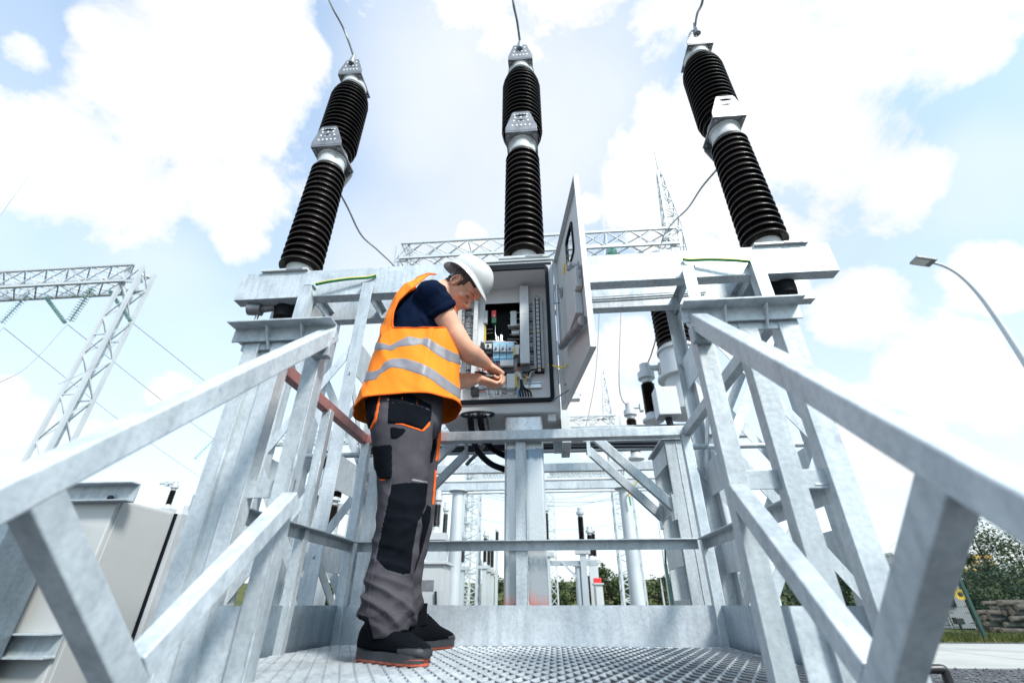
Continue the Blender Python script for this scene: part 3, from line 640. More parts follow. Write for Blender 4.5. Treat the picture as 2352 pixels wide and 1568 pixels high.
# ------------------------------------------------------------------ the open door, swung out towards the camera
hinge = V((x1 + .006, YC - .004, 0)); fe = V((.200, 1.755, 0)); dd = (fe - hinge).normalized(); dn = V((-dd.y, dd.x, 0))   # dn points outside (+x)
if dn.x < 0: dn = -dn
dz0, dz1 = 1.135, 2.235; Wd = (fe - hinge).length
def dp(u, z, o=0): return hinge + dd*u + V((0, 0, z)) + dn*o
wu0, wu1, wz0, wz1 = .345, .52, 1.885, 2.10
b = MB()
for ua, ub, za, zb in ((0, wu0, dz0, dz1), (wu1, Wd, dz0, dz1), (wu0, wu1, dz0, wz0), (wu0, wu1, wz1, dz1)): b.obox(dp((ua+ub)/2, (za+zb)/2, .026), dd*(ub-ua)/2, dn*.0015, V((0, 0, (zb-za)/2)))
door = b.build('door', M['cab'], cab)
b = MB(); T = .012
for (u, z, hu, hz) in ((T/2, (dz0+dz1)/2, T/2, (dz1-dz0)/2), (Wd - T/2, (dz0+dz1)/2, T/2, (dz1-dz0)/2), (Wd/2, dz0 + T/2, Wd/2 - T, T/2), (Wd/2, dz1 - T/2, Wd/2 - T, T/2)):
    b.obox(dp(u, z, .0115), dd*hu, dn*.0125, V((0, 0, hz)))
b.build('door_rim', M['cab'], door, bevel=.0015)
# viewing window: rubber seal and pane
b = MB()
o_ = rrect(wu0 - .012, wu1 + .012, wz0 - .012, wz1 + .012, .03, 0); i_ = rrect(wu0 + .004, wu1 - .004, wz0 + .004, wz1 - .004, .025, 0); n = len(o_)
for k in range(n):
    j = (k + 1) % n; q = [o_[k], o_[j], i_[j], i_[k]]
    b.add([dp(p.x, p.z, oo) for oo in (.034, .016) for p in q], [(0, 1, 2, 3), (4, 7, 6, 5), (0, 4, 5, 1), (3, 2, 6, 7)])
b.build('window_seal', M['rubber'], door, smooth=40)
mg, ntg, bg_ = newmat('clear_window_pane'); bg_.inputs['Base Color'].default_value = (.95, .97, .98, 1); bg_.inputs['Transmission Weight'].default_value = 1; bg_.inputs['Roughness'].default_value = .02; bg_.inputs['IOR'].default_value = 1.12
b = MB(); b.add([dp(p.x, p.z, oo) for oo in (.0245, .0265) for p in i_], [tuple(range(n)), tuple(range(2*n - 1, n - 1, -1))] + [(k, (k+1) % n, n + (k+1) % n, n + k) for k in range(n)]); b.build('window_pane', mg, door)
# warning sign: yellow triangle with a black bolt, on the inside of the door
b = MB(); u, z = .235, 1.985; tri = [(-.055, -.05), (.055, -.05), (0, .052)]
b = MB(); b.add([dp(u + p, z + q, oo) for oo in (.0243, .0228) for p, q in ((-.045, 0), (0, -.055), (.045, 0), (0, .055))], [(0, 1, 2, 3), (4, 5, 6, 7), (0, 1, 5, 4), (1, 2, 6, 5), (2, 3, 7, 6), (3, 0, 4, 7)]); sg = b.build('warning_sign', M['yellow'], door)
b = MB(); b.add([dp(u + p, z + q, .0224) for p, q in ((.010, .030), (-.015, -.005), (-.002, -.003), (-.010, -.030), (.015, .005), (.002, .003))], [(0, 1, 2, 3, 4, 5)]); b.build('bolt_symbol', M['black'], sg)
b = MB(); p = dp(.57, 1.73, .024); b.lathe([(.028, 0), (.028, .010), (.014, .012), (.012, .035), (.024, .037), (.024, .052), (.018, .058)], p, 20, -dn); b.build('lock_knob', M['steel'], door, smooth=40)
b = MB(); b.tube(spline([dp(.12, 1.90, .018), dp(.13, 1.915, -.01), dp(.165, 1.90, -.018), dp(.165, 1.80, -.02), dp(.165, 1.60, -.02), dp(.16, 1.47, -.02), dp(.155, 1.455, -.008)]), .0085, 10); b.tube([dp(.165, 1.80, -.02), dp(.165, 1.765, -.02)], .013, 10)
b.lathe([(.035, 0), (.035, .006)], dp(.11, 1.89, .022), 18, -dn); b.build('lock_rod', M['steel'], door, smooth=40)
b = MB(); b.obox(dp(.50, 1.475, .003), dd*.10, dn*.02, V((0, 0, .065)));
b.build('document_holder', M['cab'], door, bevel=.004)
b = MB(); b.obox(dp(.595, 1.615, .006), dd*.04, dn*.016, V((0, 0, .065))); b.build('latch_box', M['white_metal'], door, bevel=.003)
b = MB(); b.bolt(dp(.67, 1.64, .02), -dn, .012, .02); b.bolt(dp(.67, 1.58, .02), -dn, .010, .02); b.build('stud', M['steel'], door)
b = MB(); b.tube([dp(.70, 1.30, -.012), dp(.17, 1.46, -.012)], .021, 18); b.tube([dp(.705, 1.2985, -.012), dp(.69, 1.303, -.012)], .0235, 18); b.build('handle_tube', M['alu'], door, smooth=40)
b = MB(); b.tube([dp(.20, 1.17, .005), (.0, 2.58, 1.21)], .0045, 8); b.build('door_stay', M['zinc_dark'], cab, smooth=40)
b = MB(); b.tube(spline([(.012, 2.63, 1.50), (.03, 2.52, 1.44), dp(.10, 1.36, .0), dp(.16, 1.345, .015)]), .005, 8); o = b.build('earth_wire', M['wire_yellow'], cab, smooth=50)
b = MB()
for z in (1.30, 1.50, 1.88): b.tube([(x1 + .004, YC - .008, z), (x1 + .004, YC - .008, z + .09)], .008, 10)
b.bolt(dp(.06, 1.93, .024), -dn, .006); b.bolt(dp(.06, 1.27, .024), -dn, .006); b.build('hinge', M['steel'], cab, smooth=40)
b = MB(); b.box(x1 - .075, x1 - .03, YC + .02, YC + .055, z0 - .045, z0 - .001); b.build('lower_bracket', M['cab'], cab, bevel=.002)
# roof light and brackets on the right flank
for z in (1.33, 1.05):
    b = MB(); b.box(x1 + .03, x1 + .14, 2.80, 2.86, z, z + .035); b.lathe([(.03, 0), (.03, .012)], (x1 + .12, 2.83, z + .035), 16); b.build('side_bracket', M['white_metal'], cab, bevel=.002)
b = MB(); b.box(x1 + .001, x1 + .055, 2.62, 2.94, .98, 1.24); b.build('side_box', M['cab'], cab, bevel=.003)
# cable gland plate, conduits
b = MB(); g0 = at(1097, 952, Z=z0 - .006)
ringp = [V((g0.x + .095*math.cos(a)*1.0, g0.y + .045*math.sin(a), z0 - .006)) for a in [2*math.pi*k/28 for k in range(29)]]
b.tube(ringp, .008, 8); b.build('gland_ring', M['black'], cab, smooth=50)
def conduit(px, pts, m, label, r=.019):
    top = V((at(px, 952, Z=z0).x, g0.y, z0 - .002)); P = spline([top] + [V(p) for p in pts], 14)
    fine = []; 
    for i in range(len(P) - 1):
        for k in range(4): fine.append(P[i].lerp(P[i+1], k/4))
    rr = [r*(1 if i % 2 else .88) for i in range(len(fine))]
    b = MB(); b.tube(fine, rr, 14); o = b.build('conduit', M[m], None, smooth=70); return tag(o, label, 'cable', 'flexible conduits under the cabinet')
yb = 2.66
conduit(1081, [at(1083, 985, Y=yb), at(1095, 1030, Y=yb), at(1125, 1063, Y=yb), at(1165, 1080, Y=yb + .02)], 'cable', 'lower of two black corrugated conduits hanging from the cabinet')
conduit(1103, [at(1106, 980, Y=yb), at(1118, 1015, Y=yb), at(1140, 1036, Y=yb), at(1168, 1050, Y=yb + .02)], 'cable', 'upper of two black corrugated conduits hanging from the cabinet')
conduit(1122, [at(1123, 985, Y=yb + .05), at(1116, 1010, Y=yb + .07), at(1100, 1037, Y=yb + .10), at(1085, 1052, Y=yb + .12), at(1070, 1068, Y=yb + .12)], 'steel', 'shiny steel spiral conduit beside two black ones', .012)

# ------------------------------------------------------------------ central column
ct = thing('central_column', 'bright square steel column under the cabinet with pink paint near its foot', 'column', (CX, 2.62, G))
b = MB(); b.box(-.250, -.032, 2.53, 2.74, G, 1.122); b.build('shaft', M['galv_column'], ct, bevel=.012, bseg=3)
b = MB(); b.box(-.245, -.037, 2.535, 2.735, 1.1225, 1.1245); b.box(-.36, .08, 2.42 + .1, 2.86, G - .01, G + .02); b.build('end_plate', M['galv'], ct)

# ------------------------------------------------------------------ battened columns, knee braces and cable tray behind the far rail
def batten_column(x, label, sx):
    t = thing('battened_column', label, 'column', (x, 2.9, G), 'battened columns behind the far guard rail')
    for y in (2.64, 3.02):
        b = MB(); b.box(x - .05, x + .05, y, y + .012, G, .985); b.box(x + sx*.05 - .005, x + sx*.05 + .005, y + .013 if y < 2.8 else y - .075, y + .088 if y < 2.8 else y - .001, G, .985); b.build('flange', M['galv_post'], t, bevel=.002)
    for k in range(6):
        z = -.45 + k*.26; b = MB(); b.box(x - sx*.05 - .004, x - sx*.05 + .004, 2.655, 3.018, z, z + .11); b.build('batten_plate', M['galv'], t, bevel=.001)
    b = MB()
    pts = []
    for k in range(110): z = G + .1 + k*.0145; pts.append((x + .012, 2.6385, z))
    b.tube(pts, [.0028 + .002*abs(noise.noise(V(p)*40)) for p in pts], 6); b.build('weld_seam', M['galv'], t)
    for y, lo in ((2.66, .30), (2.98, .30)):
        b = MB(); b.bar((x - sx*.46, y, 1.035), (x - sx*.035, y, .60), .04, .05); b.build('knee_brace', M['galv'], t, bevel=.0015)
        b = MB(); b.box(x - sx*.46 - .012, x - sx*.46 + .012, y - .024, y - .0205, .99, 1.10); b.build('strap', M['galv'], t)
        b = MB(); b.box(x - sx*.06 - .006, x - sx*.06 + .006, y - .035, y + .035, .55, .68); b.build('end_plate', M['galv'], t)
    b = MB(); b.box(x - .07, x + .07, 2.62, 3.06, .986, .998); b.build('cap_plate', M['galv'], t)
    return t
batten_column(.72, 'battened steel column with two slanting braces, right of the central column', 1)
batten_column(-1.01, 'battened steel column with two slanting braces, behind the worker', -1)
tr = thing('cable_tray', 'horizontal cable tray with black cables behind the far guard rail', 'cable tray', (CX, 3.1, 1.0))
b = MB(); yy = 3.12
b.box(-1.25, .86, yy, yy + .006, 1.10, 1.18); b.box(-1.25, .86, yy + .007, yy + .05, 1.10, 1.106)
b.build('tray', M['galv'], tr)
for k, (z, r, dy) in enumerate(((1.185, .012, -.02), (1.115, .017, -.022), (1.09, .012, -.03))):
    b = MB(); b.tube(spline([(x, yy + dy + .006*noise.noise(V((x*2, k*3.1, 0))), z + .012*noise.noise(V((x*1.3, k*5.7, 2)))) for x in [-1.3 + i*.148 for i in range(16)]], 4), r, 8); b.build('cable', M['cable'], tr, smooth=60)
b = MB(); b.tube([(-1.9, 3.24, 1.12), (1.95, 3.24, 1.12)], .02, 12)
for x in (-.62, .30, .95): b.box(x - .015, x + .015, 3.13, 3.23, 1.10, 1.125)
b.build('pipe', M['galv'], tr, smooth=40)
b = MB(); b.box(.03, .10, 2.80, 2.806, .97, 1.11)
for k in range(3): b.box(.045, .085, 2.7985, 2.7995, .985 + k*.045, 1.0 + k*.045)
tag(b.build('slotted_bracket', M['galv'], None), 'slotted galvanised bracket right of the central column', 'bracket')
# ================================================================== GROUND
def ground_mat(name, cols, sc, bump=.3, bs=40, rough=.9, fine=None):
    m, nt, b = newmat(name); geo = N(nt, 'ShaderNodeNewGeometry')
    n = N(nt, 'ShaderNodeTexNoise'); n.inputs['Scale'].default_value = sc; n.inputs['Detail'].default_value = 8; n.inputs['Roughness'].default_value = .65; L(nt, geo.outputs['Position'], n.inputs['Vector'])
    r = N(nt, 'ShaderNodeValToRGB'); r.color_ramp.elements[0].position = .3; r.color_ramp.elements[1].position = .7
    r.color_ramp.elements[0].color = (*cols[0], 1); r.color_ramp.elements[1].color = (*cols[-1], 1)
    for k, c in enumerate(cols[1:-1]): e = r.color_ramp.elements.new(.3 + .4*(k+1)/(len(cols)-1)); e.color = (*c, 1)
    L(nt, n.outputs['Fac'], r.inputs['Fac']); col = r.outputs['Color']
    v = N(nt, 'ShaderNodeTexVoronoi' if fine else 'ShaderNodeTexNoise'); v.inputs['Scale'].default_value = bs; L(nt, geo.outputs['Position'], v.inputs['Vector'])
    if fine:
        mx = N(nt, 'ShaderNodeMixRGB', blend_type='MULTIPLY'); mx.inputs['Fac'].default_value = .8; L(nt, col, mx.inputs['Color1'])
        r2 = N(nt, 'ShaderNodeValToRGB'); r2.color_ramp.elements[0].color = (.35, .35, .36, 1); r2.color_ramp.elements[1].color = (1.2, 1.2, 1.2, 1)
        sp = N(nt, 'ShaderNodeSeparateColor'); L(nt, v.outputs['Color'], sp.inputs[0]); L(nt, sp.outputs[0], r2.inputs['Fac']); L(nt, r2.outputs['Color'], mx.inputs['Color2']); col = mx.outputs['Color']
    L(nt, col, b.inputs['Base Color']); b.inputs['Roughness'].default_value = rough; b.inputs['Specular IOR Level'].default_value = .25
    bp = N(nt, 'ShaderNodeBump'); bp.inputs['Strength'].default_value = bump; bp.inputs['Distance'].default_value = .03
    L(nt, v.outputs['Distance'] if fine else v.outputs['Fac'], bp.inputs['Height']); L(nt, bp.outputs['Normal'], b.inputs['Normal']); return m
M['field'] = ground_mat('meadow_grass', [(.030, .048, .011), (.062, .078, .019), (.125, .105, .034)], .35, .5, 9)
M['gravel'] = ground_mat('grey_crushed_gravel', [(.065, .068, .077), (.10, .104, .115), (.15, .153, .16)], 3, .9, 28, .85, True)
M['concrete'] = ground_mat('pale_concrete', [(.31, .315, .30), (.37, .375, .36), (.41, .41, .395)], .9, .12, 60, .8)
M['soil'] = ground_mat('brown_soil_bank', [(.10, .075, .04), (.15, .13, .05), (.09, .11, .03)], .12, .5, 5)
def sheet(name, x0, x1, y0, y1, z, m, nx=1, ny=1, hf=None):
    b = MB(); vs = []; 
    for j in range(ny + 1):
        for i in range(nx + 1):
            x, y = x0 + (x1-x0)*i/nx, y0 + (y1-y0)*j/ny; vs.append((x, y, z + (hf(x, y) if hf else 0)))
    b.add(vs, [(j*(nx+1) + i, j*(nx+1) + i + 1, (j+1)*(nx+1) + i + 1, (j+1)*(nx+1) + i) for j in range(ny) for i in range(nx)])
    return tag(b.build(name, M[m], None, smooth=60 if hf else None), kind='structure')
sheet('ground', -400, 400, -60, 700, G - .006, 'field')
sheet('gravel_yard', -40, 40, -20, 13.9, G - .002, 'gravel')
b = MB(); xs = [1.5 + k*2.98 for k in range(12)]
for i in range(11):
    for ya, yb_ in ((8.35, 10.65), (10.67, 13.1)): b.box(xs[i], xs[i+1] - .02, ya, yb_, G - .1, G + .012 + .002*((i*7) % 3))
tag(b.build('concrete_road', M['concrete'], None, bevel=.006), kind='structure')
def hf(x, y):
    s = max(0, min(1, (y - 48)/60)); s = s*s*(3 - 2*s); return s*(4.6 + 1.4*noise.noise(V((x*.012, y*.01, 0))) + .3*noise.noise(V((x*.08, y*.06, 3)))) - .02*(y < 49)
sheet('embankment', -260, 300, 48, 190, G, 'field', 60, 24, hf)
# ------------------------------------------------------------------ grass tufts along the fence
random.seed(4)
b = MB()
M['blade'] = simple('grass_blade', (.075, .10, .02), .7, 0, .45, 2.0, spec=.2); M['blade2'] = simple('dry_grass_blade', (.17, .145, .05), .8, 0, .3, 2.0, spec=.2)
for k in range(9000):
    x = random.uniform(7.0, 20); y = random.uniform(13.85, 16.2); h = random.uniform(.05, .17)*(1.2 if y > 14.5 else 1); a = random.uniform(0, 6.28); w = random.uniform(.006, .012)
    dx, dy = math.cos(a), math.sin(a); ln = random.uniform(0, .07); p = V((x, y, G - .01))
    b.add([p + V((-dx*w, -dy*w, 0)), p + V((dx*w, dy*w, 0)), p + V((dx*w*.5 + dy*ln, dy*w*.5 + dx*ln, h*.7)), p + V((dy*ln*1.6, dx*ln*1.6, h))], [(0, 1, 2, 3)], 0 if random.random() < .68 else 1)
tag(b.build('grass', [M['blade'], M['blade2']], None), 'rough green grass growing along the fence foot', 'grass', kind='stuff')
random.seed(8)
b = MB()
M['stone'] = simple('gravel_stone', (.12, .124, .135), .8, 0, .4, 18)
for k in range(3800):
    x = random.uniform(1.4, 9.5); y = random.uniform(2.6, 8.3); r = random.uniform(.012, .03)
    c = V((x, y, G + r*.25)); vs = [c + V((random.uniform(.6, 1)*r*a, random.uniform(.6, 1)*r*e, random.uniform(.5, .9)*r*f)) for a, e, f in ((1, 0, 0), (-1, 0, 0), (0, 1, 0), (0, -1, 0), (0, 0, 1), (0, 0, -1))]
    b.add(vs, [(0, 2, 4), (2, 1, 4), (1, 3, 4), (3, 0, 4), (2, 0, 5), (1, 2, 5), (3, 1, 5), (0, 3, 5)])
tag(b.build('gravel', M['stone'], None), 'loose grey gravel stones beside the concrete road', 'gravel', kind='stuff')

# ================================================================== LATTICE GANTRIES
def lattice(b, p0, p1, w0, w1, nb, ch, lc, up=(0, 0, 1), alt=0, faces=(0, 1, 2, 3)):
    p0, p1 = V(p0), V(p1); d, s, t = frame(p1 - p0, up)
    cor = lambda k, w, q: p0.lerp(p1, k) + s*(w/2*(1 if q in (0, 3) else -1)) + t*(w/2*(1 if q in (0, 1) else -1))
    for q in range(4): b.bar(cor(0, w0, q), cor(1, w1, q), ch, ch, up)
    for i in range(nb):
        a, c = i/nb, (i+1)/nb; wa, wc = w0 + (w1-w0)*a, w0 + (w1-w0)*c
        for q in faces:
            q2 = (q + 1) % 4
            if (i + q + alt) % 2: b.bar(cor(a, wa, q), cor(c, wc, q2), lc, lc, up)
            else: b.bar(cor(a, wa, q2), cor(c, wc, q), lc, lc, up)
            if alt == 2: b.bar(cor(a, wa, q2), cor(c, wc, q), lc, lc, up) if (i + q) % 2 else b.bar(cor(a, wa, q), cor(c, wc, q2), lc, lc, up)
            if i % 3 == 0: b.bar(cor(a, wa, q), cor(a, wa, q2), lc, lc, up)
def gantry(label, xa, xb, Y, z, w=.62, cols=(1, 1), spire=None, ch=.07, lc=.028, nb=12, group='lattice gantries'):
    t = thing('lattice_gantry', label, 'gantry', ((xa + xb)/2, Y, G), group)
    b = MB(); lattice(b, (xa, Y, z), (xb, Y, z), w, w, nb, ch, lc, (0, 0, 1), 2); b.build('crossbeam', M['steel_bg'], t)
    for x, on in ((xa, cols[0]), (xb, cols[1])):
        if on: b = MB(); lattice(b, (x, Y, G), (x, Y, z + w/2), w*.78, w*.72, 16, ch*1.1, lc, (0, 1, 0), 1); b.build('column', M['steel_bg'], t)
    if spire:
        x, h, rod = spire; b = MB(); lattice(b, (x, Y, z + w/2), (x, Y, z + h), w*.8, .12, 9, ch*.8, lc, (0, 1, 0), 1); b.build('spire', M['steel_bg'], t)
        b = MB(); b.tube([(x, Y, z + h), (x, Y, z + h + rod)], [.035, .012], 8); b.build('lightning_rod', M['steel_bg'], t)
    return t
YG = 10.8
zc = .5*(at(1240, 566, Y=YG).z + at(1240, 590, Y=YG).z) + .08
a_, b_ = at(925, 600, Y=YG), at(1553, 560, Y=YG)
gantry('lattice gantry above the beam with a pointed lightning spire at its right end', a_.x, b_.x, YG, zc, .60, (1, 1), (b_.x, 3.1, 1.35))
e_ = at(318, 640, Y=YG)
gl = gantry('lattice gantry at the left edge hung with green glass insulator strings', e_.x - 11.5, e_.x, YG, e_.z, .66, (1, 1), None, .085, .036, 15)
Y2 = 26
a2, b2 = at(1190, 975, Y=Y2), at(1416, 970, Y=Y2)
gantry('distant lattice gantry with a thin spire, seen right of the cabinet', a2.x - 4.6, b2.x, Y2, a2.z, .62, (1, 1), (at(1398, 970, Y=Y2).x, 3.4, 2.0), .08, .04)
a3 = at(585, 1010, Y=Y2)
gantry('distant lattice gantry seen between the left posts', a3.x - .6, a3.x + 7.4, Y2, a3.z, .62, (0, 1), None, .08, .04)
Y3 = 41
for k, (pa, pb, lab) in enumerate(((1080, 1246, 'farthest lattice gantry behind the left half of the central column'), (1262, 1440, 'farthest lattice gantry right of the central column'))):
    p, q = at(pa, 1098, Y=Y3), at(pb, 1095, Y=Y3); gantry(lab, p.x, q.x, Y3, p.z, .8, (1, 1), None, .10, .05, 22)
# free-standing lattice masts
def mast(px, Y, ztop, w, label):
    p = at(px, 1380, Y=Y); b = MB(); lattice(b, (p.x, Y, G), (p.x, Y, ztop), w*1.3, w, 26, .09, .04, (0, 1, 0), 1)
    return tag(b.build('lattice_mast', M['steel_bg'], None), label, 'mast', 'lattice masts in the yard')
mast(1076, 20, 7.4, .55, 'pale lattice mast between the worker and the central column')
mast(1452, 21, 7.4, .55, 'pale lattice mast just left of the thick round column')
for px, y0_, Y, lab in ((1530, 1180, 30, 'thin lightning mast right of the thick round column'), (1515, 1320, 45, 'short thin pole beyond the thin lightning mast')):
    p = at(px + 8, 1370, Y=Y); q = at(px, y0_, Y=Y); b = MB(); b.tube([(p.x, Y, G), (p.x, Y, q.z*.6), (p.x, Y, q.z)], [.10, .06, .015], 8); tag(b.build('lightning_mast', M['steel_bg'], None), lab, 'mast')
p, q = at(0, 482, Y=16), at(92, 370, Y=16); b = MB(); b.tube([(q.x, 16, G), (q.x, 16, p.z - 1), (q.x, 16, q.z)], [.22, .09, .015], 8); tag(b.build('lightning_mast', M['steel_bg'], None), 'thin lightning rod tip at the far left edge against the cloud', 'mast')

# glass insulator strings on the left gantry
def string(p0, p1, n, label, r=.115):
    p0, p1 = V(p0), V(p1); t = thing('glass_insulator_string', label, 'insulator', p1, 'green glass insulator strings'); d = (p0 - p1).normalized()
    b = MB(); b.tube([p0, p1], .014, 8); b.build('rod', M['zinc_dark'], t)
    b = MB(); ln = (p0 - p1).length
    for k in range(n): b.lathe([(.02, -.015), (r*.97, -.008), (r, 0), (r*.55, .014), (.022, .03)], p1 + d*ln*(k + .5)/n, 16, d)
    b.build('glass_discs', M['glass_ins'], t, smooth=50); return t
sp = [((68, 672), (2, 742), 14, 'glass insulator string slanting at the far left edge'), ((105, 682), (150, 742), 14, 'glass insulator string left side of the V under the gantry'), ((212, 662), (160, 738), 14, 'glass insulator string right side of the V under the gantry'), ((252, 668), (300, 738), 14, 'glass insulator string partly behind the left gantry column')]
for k, (pa, pb, n, lab) in enumerate(sp): string(at(*pa, Y=YG), at(*pb, Y=YG + .1), n, lab, .115 if k % 2 == 0 else .062)
for k, (px, py) in enumerate(((155, 745), (8, 752), (305, 742))):
    p = at(px, py, Y=YG + .1); q = at(px + 560, py + 400, Y=34)
    wire('line_wire', [p, p.lerp(q, .3) + V((0, 0, -.35)), p.lerp(q, .7) + V((0, 0, -.4)), q], .010, ['thin line wire falling away from the V of glass strings', 'thin line wire falling away from the far left glass string', 'thin line wire falling away behind the left gantry column'][k], group='thin line wires', n=5)
    q = at(px - 170, py + 140, Y=7); wire('line_wire', [p, p.lerp(q, .5) + V((0, 0, -.5)), q], .008, ['thin wire dropping left from the V of glass strings', 'thin wire leaving the frame at the left edge', 'thin wire dropping left behind the gantry column'][k], group='thin line wires', n=5)
for k, px in enumerate((495, 1278)):
    p = at(px, 1005 if k == 0 else 968, Y=Y2 - .3); string(p, p + V((-.9 + 1.6*k, 0, -1.3)), 10, ['distant green insulator string between the left posts', 'distant green insulator string under the far gantry'][k], .14)
p = at(1528, 640 - 44, Y=YG - .1)
string(at(1405, 575, Y=YG - .2), at(1406, 592, Y=YG - .2), 3, 'short green insulator under the middle gantry beam', .16)

# ================================================================== HIGH-VOLTAGE APPARATUS BEHIND
M['bg_white'] = simple('pale_grey_casting', (.50, .52, .54), .5, .2, .08, 3)
def post_insulator(name, base, h, r, label, head=.22, cat='insulator', group=None, n=18, arm=None):
    x, y, z = base; t = thing(name, label, cat, base, group)
    b = MB(); b.lathe([(r*1.5, 0), (r*1.5, .03), (r*1.0, .05), (r*.9, .12)], (x, y, z), 20); b.build('base', M['bg_white'], t, smooth=40)
    b = MB(); b.lathe([(r*.6, .11)] + sheds(.12, h, n, lambda f: r, lambda f: r*.62) + [(r*.6, h + .01)], (x, y, z), 24); b.build('ribbed_stack', M['porcelain'], t, smooth=50)
    b = MB(); b.lathe([(r*.75, h), (r*.85, h + .05), (r*1.25, h + .07), (r*1.25, h + head*.55), (r*.8, h + head*.6), (r*.8, h + head)], (x, y, z), 20)
    if arm: b.bar((x, y, z + h + head*.8), (x + arm, y, z + h + head*.8), .07, .06); b.box(x + arm*.45, x + arm*.6, y - .06, y + .06, z + h + head*.5, z + h + head)
    b.build('head', M['bg_white'], t, smooth=40); return t
# current transformer right of the cabinet
YT = 5.6
p = at(1584, 950, Y=YT); ctf = thing('current_transformer', 'large white and black ribbed current transformer behind the right leg', 'transformer', (p.x, YT, p.z))
b = MB(); zb = p.z; ztk = at(1551, 797, Y=YT).z
b.lathe([(.30, 0), (.30, .04), (.25, .05), (.235, .40), (.235, .47), (.31, .48), (.31, .52), (.25, .53), (.24, ztk - zb - .10), (.265, ztk - zb - .09), (.265, ztk - zb - .05), (.22, ztk - zb - .04), (.22, ztk - zb)], (p.x, YT, zb), 40); b.build('tank', M['bg_white'], ctf, smooth=40)
b = MB(); b.lathe([(.17, ztk - zb)] + sheds(ztk - zb, ztk - zb + 1.15, 16, lambda f: .245, lambda f: .185) + [(.17, ztk - zb + 1.16)], (p.x, YT, zb), 40); b.build('ribbed_stack', M['porcelain'], ctf, smooth=50)
b = MB(); a, c = at(1510, 960, Y=YT - .3), at(1548, 895, Y=YT - .3); b.box(a.x, c.x, YT - .42, YT - .2, a.z, c.z); b.build('terminal_box', M['bg_white'], ctf, bevel=.01)
b = MB(); b.lathe([(.045, 0), (.04, .03)], ((a.x*.45 + c.x*.55), YT - .421, c.z - .10), 16, (0, -1, 0)); b.build('box_knob', simple('cream_plastic', (.6, .55, .42), .5), ctf, smooth=40)
b = MB(); b.tube(spline([((a.x + c.x)/2, YT - .3, a.z), ((a.x + c.x)/2 + .02, YT - .3, a.z - .15), ((a.x + c.x)/2 + .12, YT - .25, a.z - .35)]), .04, 12); b.build('box_conduit', M['cable'], ctf, smooth=60)
b = MB(); b.lathe([(.26, ztk - zb + 1.15), (.28, ztk - zb + 1.20), (.28, ztk - zb + 1.50), (.15, ztk - zb + 1.62)], (p.x, YT, zb), 40); b.build('head', M['bg_white'], ctf, smooth=40)
# disconnector posts on a frame beside it
pd = at(1501, 968, Y=6.1); hd = at(1490, 880, Y=6.1).z - pd.z
post_insulator('disconnector_pole', pd, hd, .095, 'black ribbed disconnector pole with white contact arm, left of the current transformer', .30, 'disconnector', 'disconnector poles', 15, .42)
pd2 = at(1462, 1055, Y=8.2); hd2 = at(1453, 962, Y=8.2).z - pd2.z
post_insulator('disconnector_pole', pd2, hd2, .095, 'black ribbed disconnector pole behind the knee braces, smaller and farther', .30, 'disconnector', 'disconnector poles', 16, .42)
wire('dropper_wire', [at(1486, 838, Y=6.1), at(1497, 810, Y=6.1), at(1508, 765, Y=6.0), at(1509, 700, Y=5.9), at(1512, 640, Y=5.8)], .012, 'thin wire rising from the nearer disconnector pole', group='dropper wires')
wire('dropper_wire', [at(1447, 935, Y=8.2), at(1428, 915, Y=8.1), at(1422, 860, Y=8), at(1427, 700, Y=7.9), at(1428, 640, Y=7.9)], .011, 'thin wire hanging to the farther disconnector pole', group='dropper wires')
wire('dropper_wire', [at(1345, 985, Y=9), at(1368, 860, Y=9), at(1378, 690, Y=9)], .010, 'thin slanting wire right of the open cabinet door', group='dropper wires')
def hframe(name, xa, xb, Y, z, h, label, legs=(), r=.12, m='galv_soft', group=None):
    t = thing(name, label, 'support frame', ((xa + xb)/2, Y, G), group)
    b = MB(); t_ = .012; b.prof((xb, Y, z), (xa, Y, z), [(0, 0), (.1, 0), (.1, t_), (t_, t_), (t_, h - t_), (.1, h - t_), (.1, h), (0, h)]); b.build('beam', M[m], t)
    for x in legs:
        b = MB(); b.lathe([(r, G), (r*.88, z - .02), (r*1.5, z - .015), (r*1.5, z - .004)], (x, Y + .05, 0), 24); b.build('leg', M['steel_bg'], t, smooth=40)
    return t
q1 = at(1600, 1010, Y=5.5)
hframe('transformer_frame', CX - 2.2, q1.x + .65, 5.5, at(1550, 1000, Y=5.5).z - .02, .17, 'pale frame carrying the current transformer behind the right leg', (CX - 2.0, q1.x + .15), .13)
q2 = at(1380, 1079, Y=7.4)
hframe('beam_frame', -3.2, 2.4, 7.4, q2.z, .125, 'horizontal pale beam crossing behind the central column, above the portal', (-3.0, 2.3), .11)
q3 = at(1380, 1120, Y=9.6)
pl_, pr_ = at(1042, 1300, Y=9.6), at(1456, 1300, Y=9.6)
hframe('round_column_portal', pl_.x - .8, pr_.x + .8, 9.6, q3.z, .17, 'portal of two thick round columns joined by a pale beam', (pl_.x, pr_.x), .135)
b = MB()
for k, z in enumerate((at(1380, 1107, Y=8.6).z, )): b.tube([(-3, 8.6, z + .06), (2.6, 8.6, z + .06)], .025, 8)
tag(b.build('busbar_tube', M['steel_bg'], None, smooth=40), 'thin pale tube running across between two beams', 'busbar')
b = MB(); p = at(1449, 1160, Y=9.45); b.tube(spline([p, p + V((0, 0, .25)), p + V((.15, 0, .42)), p + V((.28, 0, .62))]), .016, 8); tag(b.build('earth_strap', M['earth'], None, smooth=60), 'green and yellow earth strap on the thick round column', 'cable')

